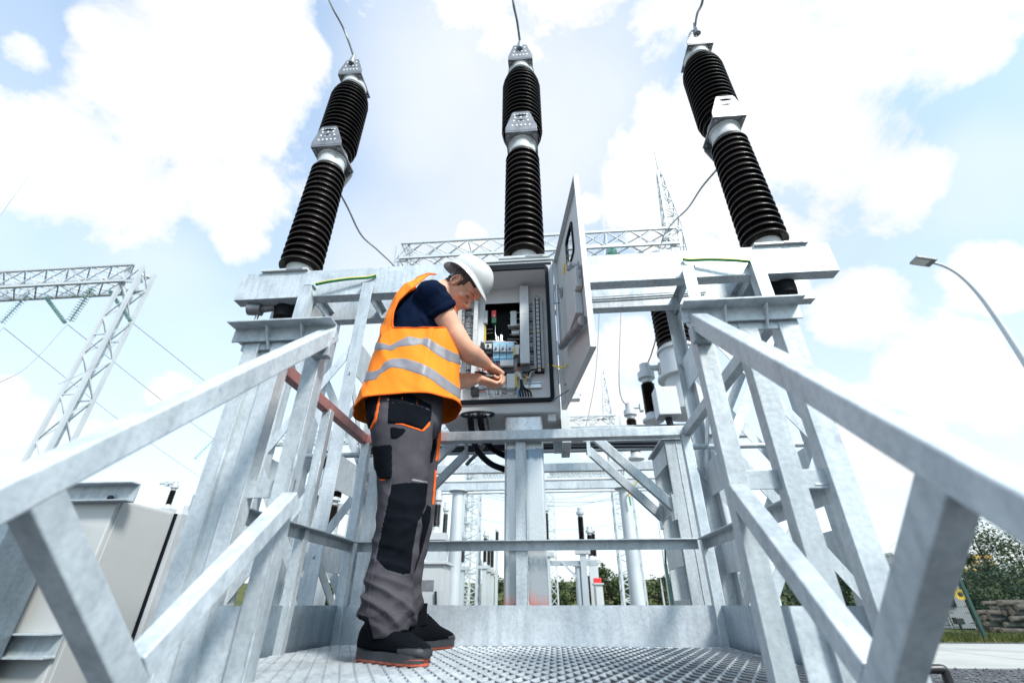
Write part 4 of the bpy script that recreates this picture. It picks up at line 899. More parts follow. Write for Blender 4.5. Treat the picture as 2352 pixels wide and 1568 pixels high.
# smaller apparatus farther away: (px, y_head_top, y_base, Y, r)
far = [(1338, 1186, 1262, 15, .095, 'black ribbed post with a white head, right of the central column'), (1358, 1228, 1285, 16.5, .095, 'black ribbed post half behind the nearer white-headed post'), (1366, 1225, 1285, 19, .10, 'dark ribbed post farther back, beside two others'),
       (1256, 1178, 1268, 15, .09, 'black ribbed post on the left flank of the central column'),
       (1000, 1158, 1225, 9, .07, 'black ribbed post right behind the worker, above the white cabinet'), (1020, 1180, 1238, 11, .06, 'thin black ribbed post left of the round column'),
       (1062, 1240, 1300, 17, .06, 'slim black post insulator beside the lattice mast'), (1113, 1235, 1298, 20, .08, 'first of three slim black posts between mast and central column'), (1122, 1245, 1305, 20.5, .08, 'second of three slim black posts between mast and central column'), (1130, 1252, 1310, 21, .08, 'third of three slim black posts between mast and central column'),
       (722, 1048, 1122, 6.3, .098, 'upper black ribbed stack seen between the left posts'), (702, 1128, 1190, 6.4, .085, 'lower black ribbed stack seen beneath the upper one at left'), (768, 1128, 1160, 7.4, .085, 'short black ribbed stack left of the worker'), (752, 1160, 1228, 7.2, .085, 'black ribbed stack left of the worker at knee height'), (535, 1098, 1180, 6.6, .085, 'black ribbed stack between the two leftmost posts'),
       (383, 1126, 1168, 13, .085, 'small black insulator with a white arm beyond the left cabinet')]
for px, yt, yb_, Y, r, lab in far:
    base = at(px, yb_, Y=Y); h = at(px, yt, Y=Y).z - base.z
    post_insulator('post_insulator', base, h, r, lab, .26 if Y > 8 else .12, group='smaller post insulators in the yard', n=max(8, int(h/.045)), arm=(-.5 if px == 383 else None))
    # every one stands on its own stand
    t = thing('insulator_stand', 'pale tubular stand under the ' + lab.replace(' the ', ' '), 'stand', (base.x, Y, G), 'stands under the post insulators')
    t['label'] = ' '.join(('pale stand carrying the ' + lab).split()[:16])
    b = MB(); b.box(base.x - .09, base.x + .09, Y - .09, Y + .09, G, base.z - .12); b.build('leg', M['steel_bg'], t)
    b = MB(); b.box(base.x - .22, base.x + .22, Y - .14, Y + .14, base.z - .118, base.z - .002); b.build('head_plate', M['bg_white'], t)
q = at(1372, 1289, Y=15); hframe('far_frame', at(1262, 1285, Y=15).x, q.x, 15, q.z - .1, .13, 'white braced frame under the white-headed post', (at(1330, 1340, Y=15).x,), .10)
b = MB(); p = at(1290, 1290, Y=15); q = at(1325, 1325, Y=15); b.bar(p, q, .06, .06); tag(b.build('brace', M['steel_bg'], None), 'slanting white brace below the far frame', 'brace')
# red lamp
b = MB(); p = at(1372, 1335, Y=16); b.box(p.x - .12, p.x + .12, 15.9, 16, p.z - .1, p.z + .1); b.box(p.x - .03, p.x + .03, 15.96, 16, G, p.z - .1); tag(b.build('red_marker', M['red'], None, bevel=.02), 'small red marker plate on a post beyond the far rail', 'marker')
# operating cabinets in the yard
def yard_cab(pxa, pxb, yt, Y, label, handle=True, dep=.5):
    a, c = at(pxa, yt, Y=Y), at(pxb, yt, Y=Y); t = thing('equipment_cabinet', label, 'cabinet', ((a.x + c.x)/2, Y, G), 'equipment cabinets in the yard'); w = c.x - a.x
    b = MB(); b.box(a.x, c.x, Y, Y + dep, G + .25, a.z); b.box(a.x - .04, c.x + .04, Y - .05, Y + dep + .04, a.z + .001, a.z + .04); b.build('body', M['cab'], t, bevel=.006)
    b = MB(); b.box(a.x + .06, a.x + .12, Y + .05, Y + dep - .05, G, G + .25); b.box(c.x - .12, c.x - .06, Y + .05, Y + dep - .05, G, G + .25); b.build('feet', M['galv'], t)
    b = MB(); b.box(a.x + .02, c.x - .02, Y - .018, Y - .001, G + .30, a.z - .05); d = b.build('door', M['cab'], t, bevel=.004)
    if handle:
        b = MB(); b.bar((c.x - w*.16, Y - .04, a.z - .50), (c.x - w*.20, Y - .04, a.z - .34), .03, .03); b.build('handle', M['black'], d, bevel=.004)
        b = MB(); b.box(a.x + w*.24, a.x + w*.72, Y - .0215, Y - .0185, a.z - .34, a.z - .2); b.build('name_plate', M['alu'], d)
    return t
yard_cab(952, 1020, 1296, 7.2, 'white equipment cabinet with a black handle, beside the worker legs')
yard_cab(826, 862, 1195, 6.4, 'plain grey equipment cabinet left of the worker', False, .3)
yard_cab(1218, 1245, 1350, 17, 'small pale equipment cabinet left of the central column foot', False)
yard_cab(1366, 1384, 1342, 15.4, 'small pale equipment cabinet below the red marker', False)
# warm-coloured equipment far left
for k, (pa, yt, w, h, col, lab) in enumerate(((405, 1232, .8, .9, (.55, .33, .18), 'orange brown crate far left behind the grey cabinet'), (470, 1300, .6, .5, (.6, .06, .05), 'small red box between the left posts'), (640, 1300, .7, .7, (.5, .3, .16), 'brown crate between the left posts'))):
    p = at(pa, yt, Y=11); t = thing('crate', lab, 'crate', (p.x, 11, G)); b = MB()
    for q in range(4): b.box(p.x - w/2, p.x + w/2, 10.99, 11.01, G + .04 + q*h/4, G + (q + .86)*h/4)
    b.box(p.x - w/2, p.x + w/2, 11.015, 11.0 + w, G, G + h*.97); b.build('boards', simple('crate_paint_%d' % k, col, .7, 0, .2, 6), t)
# ================================================================== LEFT FOREGROUND CABINET
XR_, YF = -1.765, 1.80
lc = thing('left_cabinet', 'big plain grey sheet metal cabinet at the lower left with two bolted bars', 'cabinet', (-2.35, 2.0, G))
b = MB(); b.box(-2.95, XR_, YF, 2.12, G + .06, .535); b.build('body', M['cab_left'], lc, bevel=.006)
b = MB(); b.box(XR_ + .0005, XR_ + .006, YF + .02, 2.10, G + .08, .525); b.build('side_panel', M['cab_left'], lc, bevel=.002)
b = MB(); b.box(XR_ - .004, XR_ + .008, 2.1215, 2.129, G + .06, .53); b.build('door_seal', M['rubber'], lc)
b = MB(); b.box(XR_ - .02, XR_ + .03, 2.130, 2.17, G + .06, .53)
for k in range(12): b.box(XR_ - .01, XR_ + .045, 2.171, 2.20, G + .1 + k*.095, G + .15 + k*.095)
b.build('rear_louvre', M['bg_white'], lc)
for z, xe in ((.518, XR_ + .075), (-.004, XR_ + .012)):
    b = MB(); b.prof((xe, YF - .002, z), (-3.1, YF - .002, z), [(-.05, 0), (0, 0), (0, .075), (-.05, .075), (-.05, .069), (-.006, .069), (-.006, .006), (-.05, .006)]); b.build('cross_bar', M['galv'], lc, bevel=.0015)
    b = MB(); b.bolt((xe - .10, YF - .0085, z + .04), (0, -1, 0), .009); b.build('bolt', M['zinc_dark'], lc)
b = MB(); b.ball((XR_ - .02, YF - .02, .535), .011, 8); b.build('grommet', M['rubber'], lc, smooth=60)
q = at(38, 1172, Y=1.55); b = MB(); b.box(q.x - .7, q.x, 1.55, 1.74, G + .1, q.z)
tag(b.build('steel_locker', M['galv_side'], None, bevel=.006), 'steel locker toned dark blue grey as shadow at the left edge of the picture', 'locker')  # dark tone stands for shadow and reflection on the cabinet front

# ================================================================== STREET LAMP
YL = 9.35; pb = at(2340, 808, Y=YL)
lamp = thing('street_lamp', 'tall curved street lamp with a flat lamp head at the right edge', 'street lamp', (pb.x, YL, G))
P = [V((pb.x, YL, G)), V((pb.x, YL, 3)), at(2340, 808, Y=YL), at(2285, 725, Y=YL), at(2245, 672, Y=YL), at(2205, 633, Y=YL), at(2170, 612, Y=YL), at(2138, 602, Y=YL)]
P[2].x = pb.x
b = MB(); pp = spline(P, 8); b.tube(pp, [.085 - .055*min(1, i/(len(pp)*.75)) for i in range(len(pp))], 14); b.build('pole', M['steel_bg'], lamp, smooth=60)
h0, h1 = at(2142, 603, Y=YL), at(2099, 597, Y=YL); d = (h1 - h0).normalized(); b = MB(); b.obox((h0 + h1)/2, d*(h1 - h0).length*.55, V((0, .14, 0)), V((0, 0, 1)).cross(V((0, 1, 0))) * 0 + d.cross(V((0, 1, 0)))*.035); hd_ = b.build('lamp_head', M['alu'], lamp, bevel=.02)
b = MB(); b.obox((h0*.35 + h1*.65) - d.cross(V((0, 1, 0)))*(-.037 if d.cross(V((0,1,0))).z < 0 else .037), d*.15, V((0, .1, 0)), d.cross(V((0, 1, 0)))*.002); b.build('lens', M['cab_dark'], hd_)

# ================================================================== FENCE, LOGS, CONTAINER, BUILDING
M['fence'] = simple('dark_green_fence_coating', (.012, .05, .045), .4, 0, .2, 6)
YFc = 14.4; fp = at(2265, 1470, Y=YFc)
fx = [fp.x + 2.5*k for k in range(-3, 5)]
for k, x in enumerate(fx):
    t = thing('fence_panel', ['dark green mesh fence panel farthest left, seen between the right posts', 'second dark green mesh fence panel from the left', 'third dark green mesh fence panel from the left, behind the end post', 'dark green mesh fence panel right of the leaning corner post', 'dark green mesh fence panel at the right picture edge', 'sixth mesh fence panel beyond the picture edge', 'seventh mesh fence panel beyond the picture edge', 'last mesh fence panel beyond the picture edge'][k], 'fence', (x, YFc, G), 'green mesh fence')
    b = MB(); b.box(x - .035, x + .035, YFc - .035, YFc + .035, G, 1.14); b.bar((x, YFc, 1.14), (x - .0, YFc - .25, 1.50), .05, .05); b.build('fence_post', M['fence'], t, bevel=.004)
    b = MB()
    for i in range(48): xx = x + .06 + i*.05; b.box(xx - .0018, xx + .0018, YFc - .002, YFc + .002, G + .05, 1.10)
    for z in (G + .06, -.3, .1, .5, .9, 1.09): b.box(x + .03, x + 2.47, YFc + .0025, YFc + .0075, z - .003, z + .003)
    b.build('mesh', M['fence'], t)
random.seed(2)
b = MB(); pts = [V((fx[0] + k*.045, YFc - .1 + .16*math.cos(k*.42), 1.42 + .2*math.sin(k*.42) + .03*noise.noise(V((k*.05, 0, 0))))) for k in range(420)]
b.tube(pts, .004, 4); tag(b.build('razor_wire', M['zinc_dark'], None), 'coil of razor wire running along the fence top', 'wire')
M['log'] = simple('weathered_log_bark', (.070, .060, .053), .9, 0, .7, 5, .6, 22); M['log_end'] = simple('cut_log_end', (.24, .18, .13), .85, 0, .2, 9)
random.seed(12)
p0 = at(2262, 1400, Y=18.6)
rows = [(8, 0), (8, .16), (7, .31), (7, .46), (6, .61), (5, .75)]
kk = 0; names = ['bottom', 'second', 'third', 'fourth', 'fifth', 'top']
pos = ['nearest', 'second', 'third', 'fourth', 'fifth', 'sixth', 'seventh', 'farthest']
for ri, (n, dz) in enumerate(rows):
    for j in range(n):
        y = 18.0 + j*.22 + (ri % 2)*.12; r = random.uniform(.055, .10); xa = p0.x + random.uniform(-.15, .25) + ri*.1; ln = random.uniform(3.2, 4.4); zt_ = random.uniform(-.16, .16); xa += random.uniform(-.35, .35)
        pts = [V((xa + ln*i/6, y + .05*noise.noise(V((i*.7, kk, 0))), G + r + dz + zt_*i/6 + .03*noise.noise(V((i*.9, kk, 5))))) for i in range(7)]
        b = MB(); b.tube(pts, [r*(1 - .05*i + .06*noise.noise(V((i, kk, 9)))) for i in range(7)], 10)
        e = MB(); e.lathe([(r*.97, 0), (r*.97, .004)], pts[0] + V((-.002, 0, 0)), 12, (-1, 0, 0))
        o = b.build('log', M['log'], None, smooth=50); tag(o, '%s log in the %s layer of the log pile behind the fence' % (pos[j], names[ri]), 'log', 'stacked logs'); e.build('cut_end', M['log_end'], o); kk += 1
# white banner wall with a sign, window
c0, c1 = at(2150, 1300, Y=17.5), at(2262, 1300, Y=17.5)
ctn = thing('white_container', 'white ribbed site container left of the log pile with a crossed sign', 'container', ((c0.x + c1.x)/2, 18.7, G))
b = MB(); n = 46; xa, xb = c0.x - .3, at(2246, 1450, Y=17.5).x; poly = []
for i in range(n + 1): poly.append((xa + (xb - xa)*i/n, 17.5 + (.03 if i % 2 else 0)))
vs = [V((x, y, z)) for z in (G + .15, 1.02) for x, y in poly]; b.add(vs, [(i, i+1, n + 2 + i, n + 1 + i) for i in range(n)]); b.box(xa, xb, 17.56, 19.9, G + .15, 1.02); b.build('wall', M['white_pl'], ctn)
b = MB(); p = at(2172, 1382, Y=17.45); b.box(p.x - .18, p.x + .28, 17.44, 17.49, p.z - .13, p.z + .13); b.build('window', M['dark'], ctn, bevel=.01)
b = MB(); p = at(2184, 1349, Y=17.45); b.bar(p + V((-.12, 0, -.12)), p + V((.14, 0, .10)), .01, .03, (0, 0, 1)); b.bar(p + V((.0, -.012, -.13)), p + V((.03, -.012, .14)), .01, .03, (1, 0, 0)); b.build('cross_mark', M['dark'], ctn)
b = MB(); 
for sx, sz in ((-.17, -.14), (.17, -.14), (.0, -.16)): b.bar(p + V((sx, .002, sz)), p + V((sx + .12, .002, sz + .03)), .008, .02)
b.build('red_mark', M['red'], ctn)
b = MB(); p = at(2203, 1425, Y=17); b.box(p.x - .12, p.x + .12, 16.95, 17.1, p.z - .09, p.z + .09); b.box(p.x - .03, p.x + .03, 17, 17.06, G, p.z - .09); tag(b.build('black_box', M['black'], None, bevel=.02), 'small black box on a stub before the white container', 'box')
bp_ = at(2180, 1310, Y=70); bq_ = at(2292, 1310, Y=70)
M['band'] = simple('ochre_cladding', (.55, .36, .10), .6, 0, .1, .5)
bld = thing('striped_building', 'far building with yellow and white horizontal bands beyond the trees', 'building', ((bp_.x + bq_.x)/2, 74, G))
zt0, zt1 = at(2240, 1326, Y=70).z, at(2240, 1272, Y=70).z
b = MB(); b.box(bp_.x - 6, bq_.x, 70, 80, G, zt1); b.build('wall', M['white_pl'], bld)
for k in range(3):
    b = MB(); z = zt0 + (zt1 - zt0)*(.25 + .27*k); b.box(bp_.x - 6, bq_.x + .05, 69.9, 69.99, z, z + .45); b.build('yellow_band', M['band'], bld)
b = MB(); b.box(bp_.x - 6.2, bq_.x + .3, 69.8, 80.2, zt1, zt1 + .3); b.build('roof', M['cab_dark'], bld)
# black bent handrail end near the bottom right corner
b = MB(); b.tube(spline([at(2110, 1536, Y=4.3), at(2150, 1535, Y=4.3), at(2166, 1536, Y=4.3), at(2172, 1545, Y=4.3), at(2186, 1585, Y=4.3), V((at(2192, 1600, Y=4.3).x, 4.3, G))], 6), .03, 10); tag(b.build('bent_pipe', M['black'], None, smooth=60), 'black bent pipe end at the bottom right over the gravel', 'pipe')

# ================================================================== PLANTS
def leafmat(name, c, var=.5, sc=.8):
    m = simple(name, c, .6, 0, var, sc, spec=.25); b = m.node_tree.nodes['Principled BSDF']; b.inputs['Subsurface Weight'].default_value = 0; return m
M['leaf_dark'] = leafmat('dark_green_leaves', (.020, .036, .012)); M['leaf_mid'] = leafmat('mid_green_leaves', (.036, .060, .016)); M['leaf_olive'] = leafmat('olive_leaves', (.06, .075, .022))
M['bark'] = simple('tree_bark', (.07, .055, .04), .9, 0, .3, 8)
def tree(name, base, h, rx, label, mat, n=2600, leaf=.16, cl=16, low=.15, cat='tree', group='trees and bushes beyond the yard', sparse=0, seed=1, lean=0):
    random.seed(seed); base = V(base); t = thing(name, label, cat, base, group)
    b = MB(); top = base + V((lean, 0, h*.8)); b.tube([base - V((0, 0, .1)), base + V((lean*.3, 0, h*.35)), top], [max(.04, h*.022), h*.014, .015], 8)
    cs = []
    for k in range(cl):
        a = random.uniform(0, 6.28); f = random.random(); z = low + (1 - low)*f; rr = rx*math.sin(math.pi*min(1, .18 + .8*f))**.7*random.uniform(.25, .95)
        c = base + V((math.cos(a)*rr + lean*f, math.sin(a)*rr, h*z*.93)); cs.append((c, rx*random.uniform(.22, .46)))
        b.tube([base + V((lean*f*.5, 0, h*z*.55)), c], [max(.02, h*.007), .008], 5)
    b.build('trunk', M['bark'], t, smooth=60)
    b = MB()
    for k in range(n):
        c, r = random.choice(cs); d = V((random.gauss(0, 1), random.gauss(0, 1), random.gauss(0, .85))).normalized()*r*random.random()**.45
        p = c + d; u = V((random.gauss(0, 1), random.gauss(0, 1), random.gauss(0, .6))).normalized(); w = u.cross(V((random.gauss(0, 1), random.gauss(0, 1), random.gauss(0, 1)))).normalized(); s = leaf*random.uniform(.55, 1.2)
        b.add([p - u*s*.5, p + w*s*.28, p + u*s*.5, p - w*s*.28], [(0, 1, 2, 3)])
    b.build('crown', M[mat], t); return t
bush = [(1398, 1300, 52, 2.3, 'leaf_mid', 'tree'), (1345, 1318, 55, 2.0, 'leaf_dark', 'tree'), (1440, 1325, 54, 2.4, 'leaf_dark', 'bush'), (1530, 1328, 56, 3.0, 'leaf_dark', 'bush'), (1285, 1335, 58, 2.6, 'leaf_mid', 'bush'), (1140, 1330, 60, 2.6, 'leaf_mid', 'bush'), (1612, 1292, 46, 2.4, 'leaf_mid', 'tree'), (1690, 1310, 44, 3.0, 'leaf_dark', 'bush'), (1080, 1345, 56, 2.4, 'leaf_olive', 'bush'), (1840, 1322, 40, 2.6, 'leaf_dark', 'bush'), (1900, 1325, 41, 2.4, 'leaf_mid', 'bush'), (1985, 1300, 38, 2.6, 'leaf_dark', 'tree'), (740, 1340, 50, 2.4, 'leaf_mid', 'bush'), (660, 1335, 52, 2.6, 'leaf_olive', 'bush'), (870, 1345, 55, 2.6, 'leaf_dark', 'bush'), (410, 1315, 45, 2.4, 'leaf_olive', 'bush'), (20, 1290, 34, 3.0, 'leaf_dark', 'tree'), (1480, 1340, 52, 2.2, 'leaf_olive', 'bush')]
labs = ['mid green tree just right of the far white frame', 'thin dark tree beside the white frame legs', 'dark bush left of the thick round column', 'round dark bush right of the thick round column', 'low hedge bush right of the central column foot', 'low hedge bush left of the central column foot', 'leafy tree between the battened column and the right posts', 'dark bush between the right platform posts', 'olive bush right of the white yard cabinet', 'dark bush low between the rightmost posts', 'mid green bush low beside the rightmost post', 'dark tree behind the right end post', 'mid green bush low between the left posts', 'olive bush low between the left posts', 'dark bush behind the worker legs', 'olive bush beyond the left grey cabinet', 'dark tree at the far left picture edge', 'olive bush in front of the thick round column foot']
for k, (px, yt, Y, rx, mt, cat) in enumerate(bush):
    p = at(px, 1380, Y=Y); z0_ = G + hf(p.x, Y) - .05; h = at(px, yt, Y=Y).z - z0_
    tree('bush' if cat == 'bush' else 'tree', (p.x, Y, z0_), max(h, 1.2), rx, labs[k], mt, 1500, .34, 14, .1 if cat == 'bush' else .3, cat, seed=30 + k)
rt = [(2315, 1192, 27, 3.2, 'leaf_mid', 'tall loose tree at the right edge above the fence', 5200), (2272, 1270, 30, 1.0, 'leaf_dark', 'slim dark tree left of the tall loose tree'), (2225, 1338, 34, 2.2, 'leaf_dark', 'dark bush in front of the striped building'), (2290, 1300, 25, 1.8, 'leaf_dark', 'dense dark bush above the log pile'), (2350, 1290, 24, 2.2, 'leaf_dark', 'dense bush right of the log pile'), (2240, 1345, 21, 1.3, 'leaf_mid', 'bright green shrub behind the fence post'), (2400, 1230, 26, 3.0, 'leaf_mid', 'leafy tree just beyond the right picture edge'), (2320, 1335, 22, 1.6, 'leaf_mid', 'green shrub right behind the logs'), (2275, 1345, 20.8, .9, 'leaf_olive', 'olive shrub left behind the logs')]
for k, (px, yt, Y, rx, mt, lab, *nn) in enumerate(rt):
    p = at(px, 1400, Y=Y); h = at(px, yt, Y=Y).z - G; tree('bush' if 'bush' in lab or 'shrub' in lab else 'tree', (p.x, Y, G - .03), h, rx, lab, mt, nn[0] if nn else 4200, .13, 26, .08, 'bush' if 'bush' in lab or 'shrub' in lab else 'tree', seed=70 + k)
# sunflowers by the container
def sunflower(px, py, Y, label, seed):
    random.seed(seed); top = at(px, py, Y=Y); t = thing('sunflower', label, 'flower', (top.x + .1, Y, G), 'sunflowers by the fence')
    b = MB(); b.tube(spline([(top.x + .12, Y, G), (top.x + .10, Y, top.z*.5), (top.x + .03, Y, top.z - .02), top]), .014, 6); b.build('stem', M['leaf_mid'], t)
    b = MB()
    for k in range(9):
        z = G + .25 + k*(top.z - G - .3)/9; a = k*2.4; d = V((math.cos(a), math.sin(a)*.6, .2)); p = V((top.x + .1, Y, z)); s = d.cross(V((0, 0, 1))).normalized()
        b.add([p, p + d*.1 + s*.06, p + d*.22 + V((0, 0, -.05)), p + d*.1 - s*.06], [(0, 1, 2, 3)])
    b.build('leaves', M['leaf_mid'], t)
    b = MB(); f = V((-.5, -.85, .1)).normalized(); _, s, u = frame(f)
    for k in range(18):
        a = 2*math.pi*k/18; r_ = s*math.cos(a) + u*math.sin(a); q = s*-math.sin(a) + u*math.cos(a); b.add([top + r_*.05 - q*.015, top + r_*.12 - q*.02 + f*.02, top + r_*.155 + f*.01, top + r_*.12 + q*.02 + f*.02, top + r_*.05 + q*.015], [(0, 1, 2, 3, 4)])
    b.build('petals', M['yellow'], t); b = MB(); b.lathe([(.06, 0), (.055, .015), (.02, .02)], top, 16, f); b.build('seed_head', M['bark'], t)
sunflower(2206, 1364, 15.6, 'tall sunflower in bloom left of the leaning fence post', 1); sunflower(2163, 1398, 15.4, 'smaller sunflower by the end post of the right handrail', 2)

random.seed(77)
rows = [(22, 'near', [1052, 1140]), (31, 'far', [1102])]
side = lambda px: 'left' if px < 1157 else 'right'
cnt = {}
for Y, nm, pxs in rows:
    for px in pxs:
        k = cnt.get((nm, side(px)), 0); cnt[(nm, side(px))] = k + 1
        q = at(px, 1340, Y=Y); zt = random.choice((2.1, 2.5, 2.9))*(1 if Y < 20 else 1.25); lab = 'slender pale busbar post with a dark insulator, number %s from the left in the %s row %s of the central column' % (['one', 'two', 'three', 'four', 'five', 'six', 'seven', 'eight'][k], nm, side(px))
        lab = ' '.join(lab.replace('slender pale ', 'pale ').split()[:16]) if False else 'pale busbar post, %s from left in the %s row %s of the central column' % (['first', 'second', 'third', 'fourth', 'fifth', 'sixth', 'seventh', 'eighth'][k], nm, side(px))
        t = thing('busbar_post', lab, 'post', (q.x, Y, G), 'pale busbar posts in the middle distance')
        b = MB(); w_ = .045 if Y < 20 else .06; b.box(q.x - w_, q.x + w_, Y - w_, Y + w_, G, zt - .62); b.box(q.x - .22, q.x + .22, Y - .05, Y + .05, zt - .66, zt - .621); b.build('shaft', M['steel_bg'], t)
        b = MB(); b.lathe([(.05, zt - .62)] + sheds(zt - .60, zt - .12, 9, lambda f: .085, lambda f: .05) + [(.05, zt - .115)], (q.x, Y, 0), 12); b.build('ribbed_stack', M['porcelain'], t, smooth=50)
        b = MB(); b.lathe([(.08, zt - .12), (.08, zt - .03), (.05, zt)], (q.x, Y, 0), 12); b.build('head', M['bg_white'], t, smooth=40)
b = MB(); b.tube([(-4, 12.5, 2.75), (4.2, 12.5, 2.75)], .03, 8); tag(b.build('busbar_tube', M['steel_bg'], None, smooth=60), 'thin busbar tube crossing below the lower pale beam', 'busbar')
for i, (xa, xb, Y, za, zb, sag) in enumerate(((-4.5, 3.9, 24, 5.2, 5.0, .7), (-5.5, 4.4, 28, 6.4, 6.2, .8), (-6, 6, 34, 5.6, 5.4, .9), (-3.4, 4.2, 18, 4.0, 3.9, .5))):
    wire('span_wire', [(xa, Y, za), ((xa*2+xb)/3, Y, za - sag*.8), ((xa+xb*2)/3, Y, zb - sag*.8), (xb, Y, zb)], .012, ['sagging thin wire behind the central column, second lowest', 'sagging thin wire behind the central column, topmost', 'sagging thin wire far behind the central column', 'sagging thin wire behind the central column, lowest'][i], group='sagging wires in the background')
# ================================================================== THE WORKER
PHI = R(17); e1 = V((math.cos(PHI), math.sin(PHI), 0)); e2 = V((-math.sin(PHI), math.cos(PHI), 0)); UZ = V((0, 0, 1))
B0 = V((-.575, 1.87, 0))
def pp(px, py, dep=0):
    d = ray(px, py); t = (B0 + e2*dep - CAM).dot(e2)/d.dot(e2); return CAM + d*t
def depth_of(p): return (V(p) - B0).dot(e2)
def inpoly(x, y, P):
    c = False; j = len(P) - 1
    for i in range(len(P)):
        if (P[i][1] > y) != (P[j][1] > y) and x < (P[j][0]-P[i][0])*(y-P[i][1])/(P[j][1]-P[i][1]) + P[i][0]: c = not c
        j = i
    return c
def ring_from(l, r, y, dep, hd, rt=None):
    a, b_ = pp(l, y, dep), pp(r, y if rt is None else rt, dep); return ((a + b_)/2, (b_ - a)/2, e2*hd)
def crom(vals, t):
    n = len(vals) - 1; x = min(max(t, 0), .99999)*n; i = int(x); f = x - i
    g = lambda k: vals[min(max(k, 0), n)]
    a, b_, c, d = g(i-1), g(i), g(i+1), g(i+2)
    return (b_*2 + (c - a)*f + (a*2 - b_*5 + c*4 - d)*f*f + (b_*3 - a - c*3 + d)*f**3)*.5
def loft(mb, rings, nu=28, nv=None, ex=2.3, cap=True):
    nv = nv or (len(rings) - 1)*5; C, A, B = zip(*rings); vs = []
    for j in range(nv + 1):
        t = j/nv; c, a, b_ = crom(C, t), crom(A, t), crom(B, t)
        for i in range(nu):
            th = 2*math.pi*i/nu; cs, sn = math.cos(th), math.sin(th)
            vs.append(c + a*(math.copysign(abs(cs)**(2/ex), cs)) + b_*(math.copysign(abs(sn)**(2/ex), sn)))
    fs = [(j*nu + i, j*nu + (i+1) % nu, (j+1)*nu + (i+1) % nu, (j+1)*nu + i) for j in range(nv) for i in range(nu)]
    if cap: fs += [tuple(range(nu-1, -1, -1)), tuple(range(nv*nu, (nv+1)*nu))]
    mb.add(vs, fs); return vs
def limb(mb, pts, rs, nu=20, k=7, flat=1.0, up=(0, 0, 1)):
    """tapered limb through joints; rounded ends"""
    P = spline(pts, k); n = len(P); rr = [crom([V((r, 0, 0)) for r in rs], i/(n-1)).x for i in range(n)]
    d0, d1 = (P[0] - P[1]).normalized(), (P[-1] - P[-2]).normalized()
    P = [P[0] + d0*rr[0]*.85, P[0] + d0*rr[0]*.5] + P + [P[-1] + d1*rr[-1]*.5, P[-1] + d1*rr[-1]*.85]
    rr = [rr[0]*.45, rr[0]*.86] + rr + [rr[-1]*.86, rr[-1]*.45]; mb.tube(P, rr, nu)
def remesh(mb, voxel, smooth=4, fac=.5):
    me = bpy.data.meshes.new('tmp'); me.from_pydata([tuple(v) for v in mb.v], [], mb.f); fix_normals(me)
    o = bpy.data.objects.new('tmp', me); COL.objects.link(o)
    m = o.modifiers.new('r', 'REMESH'); m.mode = 'VOXEL'; m.voxel_size = voxel; m.adaptivity = 0
    s = o.modifiers.new('s', 'SMOOTH'); s.iterations = smooth; s.factor = fac
    dg = bpy.context.evaluated_depsgraph_get(); dg.update(); r = bpy.data.meshes.new_from_object(o.evaluated_get(dg)); bpy.data.objects.remove(o); bpy.data.meshes.remove(me); return r
def place(me, name, mat, parent):
    base = wloc(parent); me.transform(Matrix.Translation(-base)); me.name = name; me.materials.clear(); me.materials.append(mat)
    o = bpy.data.objects.new(name, me); COL.objects.link(o); o.parent = parent; me.polygons.foreach_set('use_smooth', [True]*len(me.polygons)); return o
def displace(me, fn):
    me.update(); ns = [v.normal.copy() for v in me.vertices]
    for v, n in zip(me.vertices, ns): v.co += n*fn(v.co)
    me.update()
def patch(me, test, off, smooth=6):
    """lift the faces for which test() holds off a world-space mesh, as a new mesh with a smoothed outline"""
    bm = bmesh.new(); bm.from_mesh(me); bm.normal_update()
    kill = [f for f in bm.faces if not test(f.calc_center_median(), f.normal)]
    bmesh.ops.delete(bm, geom=kill, context='FACES')
    for _ in range(smooth):
        bd = [v for v in bm.verts if v.is_boundary]; new = {}
        for v in bd:
            nb = [e.other_vert(v).co for e in v.link_edges if e.is_boundary]
            if len(nb) == 2: new[v] = v.co*.5 + (nb[0] + nb[1])*.25
        for v, c in new.items(): v.co = c
    bm.normal_update()
    for v in bm.verts: v.co += v.normal*(off*(.35 if v.is_boundary else 1))
    r = bpy.data.meshes.new('p'); bm.to_mesh(r); bm.free(); return r
def cloth(name, col, rough=.85, bump=.25, bscale=420, var=.12, sheen=.15, wear=None):
    m = simple(name, col, rough, 0, var, 7, bump, bscale, sheen=0, spec=.05); return m
M['skin'] = simple('skin', (.66, .35, .24), .52, 0, .17, 15, .10, 190, spec=.35)
bs_ = M['skin'].node_tree.nodes['Principled BSDF']; bs_.inputs['Subsurface Weight'].default_value = .15; bs_.inputs['Subsurface Radius'].default_value = (.012, .005, .003)
M['hair'] = simple('short_dark_brown_hair', (.055, .032, .022), .6, 0, .4, 120, .5, 300)
M['shirt'] = cloth('navy_cotton', (.003, .008, .025), .85, .15, 500, .15)
M['vest'] = cloth('fluorescent_orange_polyester', (.93, .235, .024), .6, .12, 300, .06)
M['refl'] = simple('silver_reflective_tape', (.20, .195, .215), .5, .1, .06, 25, .05, 200)
M['trouser'] = cloth('grey_work_cotton', (.062, .058, .068), .9, .35, 380, .22)
M['panel'] = cloth('black_cordura', (.0045, .0058, .009), .9, .35, 380, .35)
M['orange'] = cloth('orange_trim', (.80, .13, .02), .7)
M['seam'] = cloth('pale_grey_stitching', (.085, .085, .10), .9)
M['shoe'] = cloth('black_suede', (.004, .005, .007), .8, .2, 200)
M['sole'] = simple('dark_grey_rubber_sole', (.020, .022, .027), .6, 0, .2, 20, .2, 90)
M['outsole'] = simple('orange_red_outsole', (.45, .095, .05), .6)
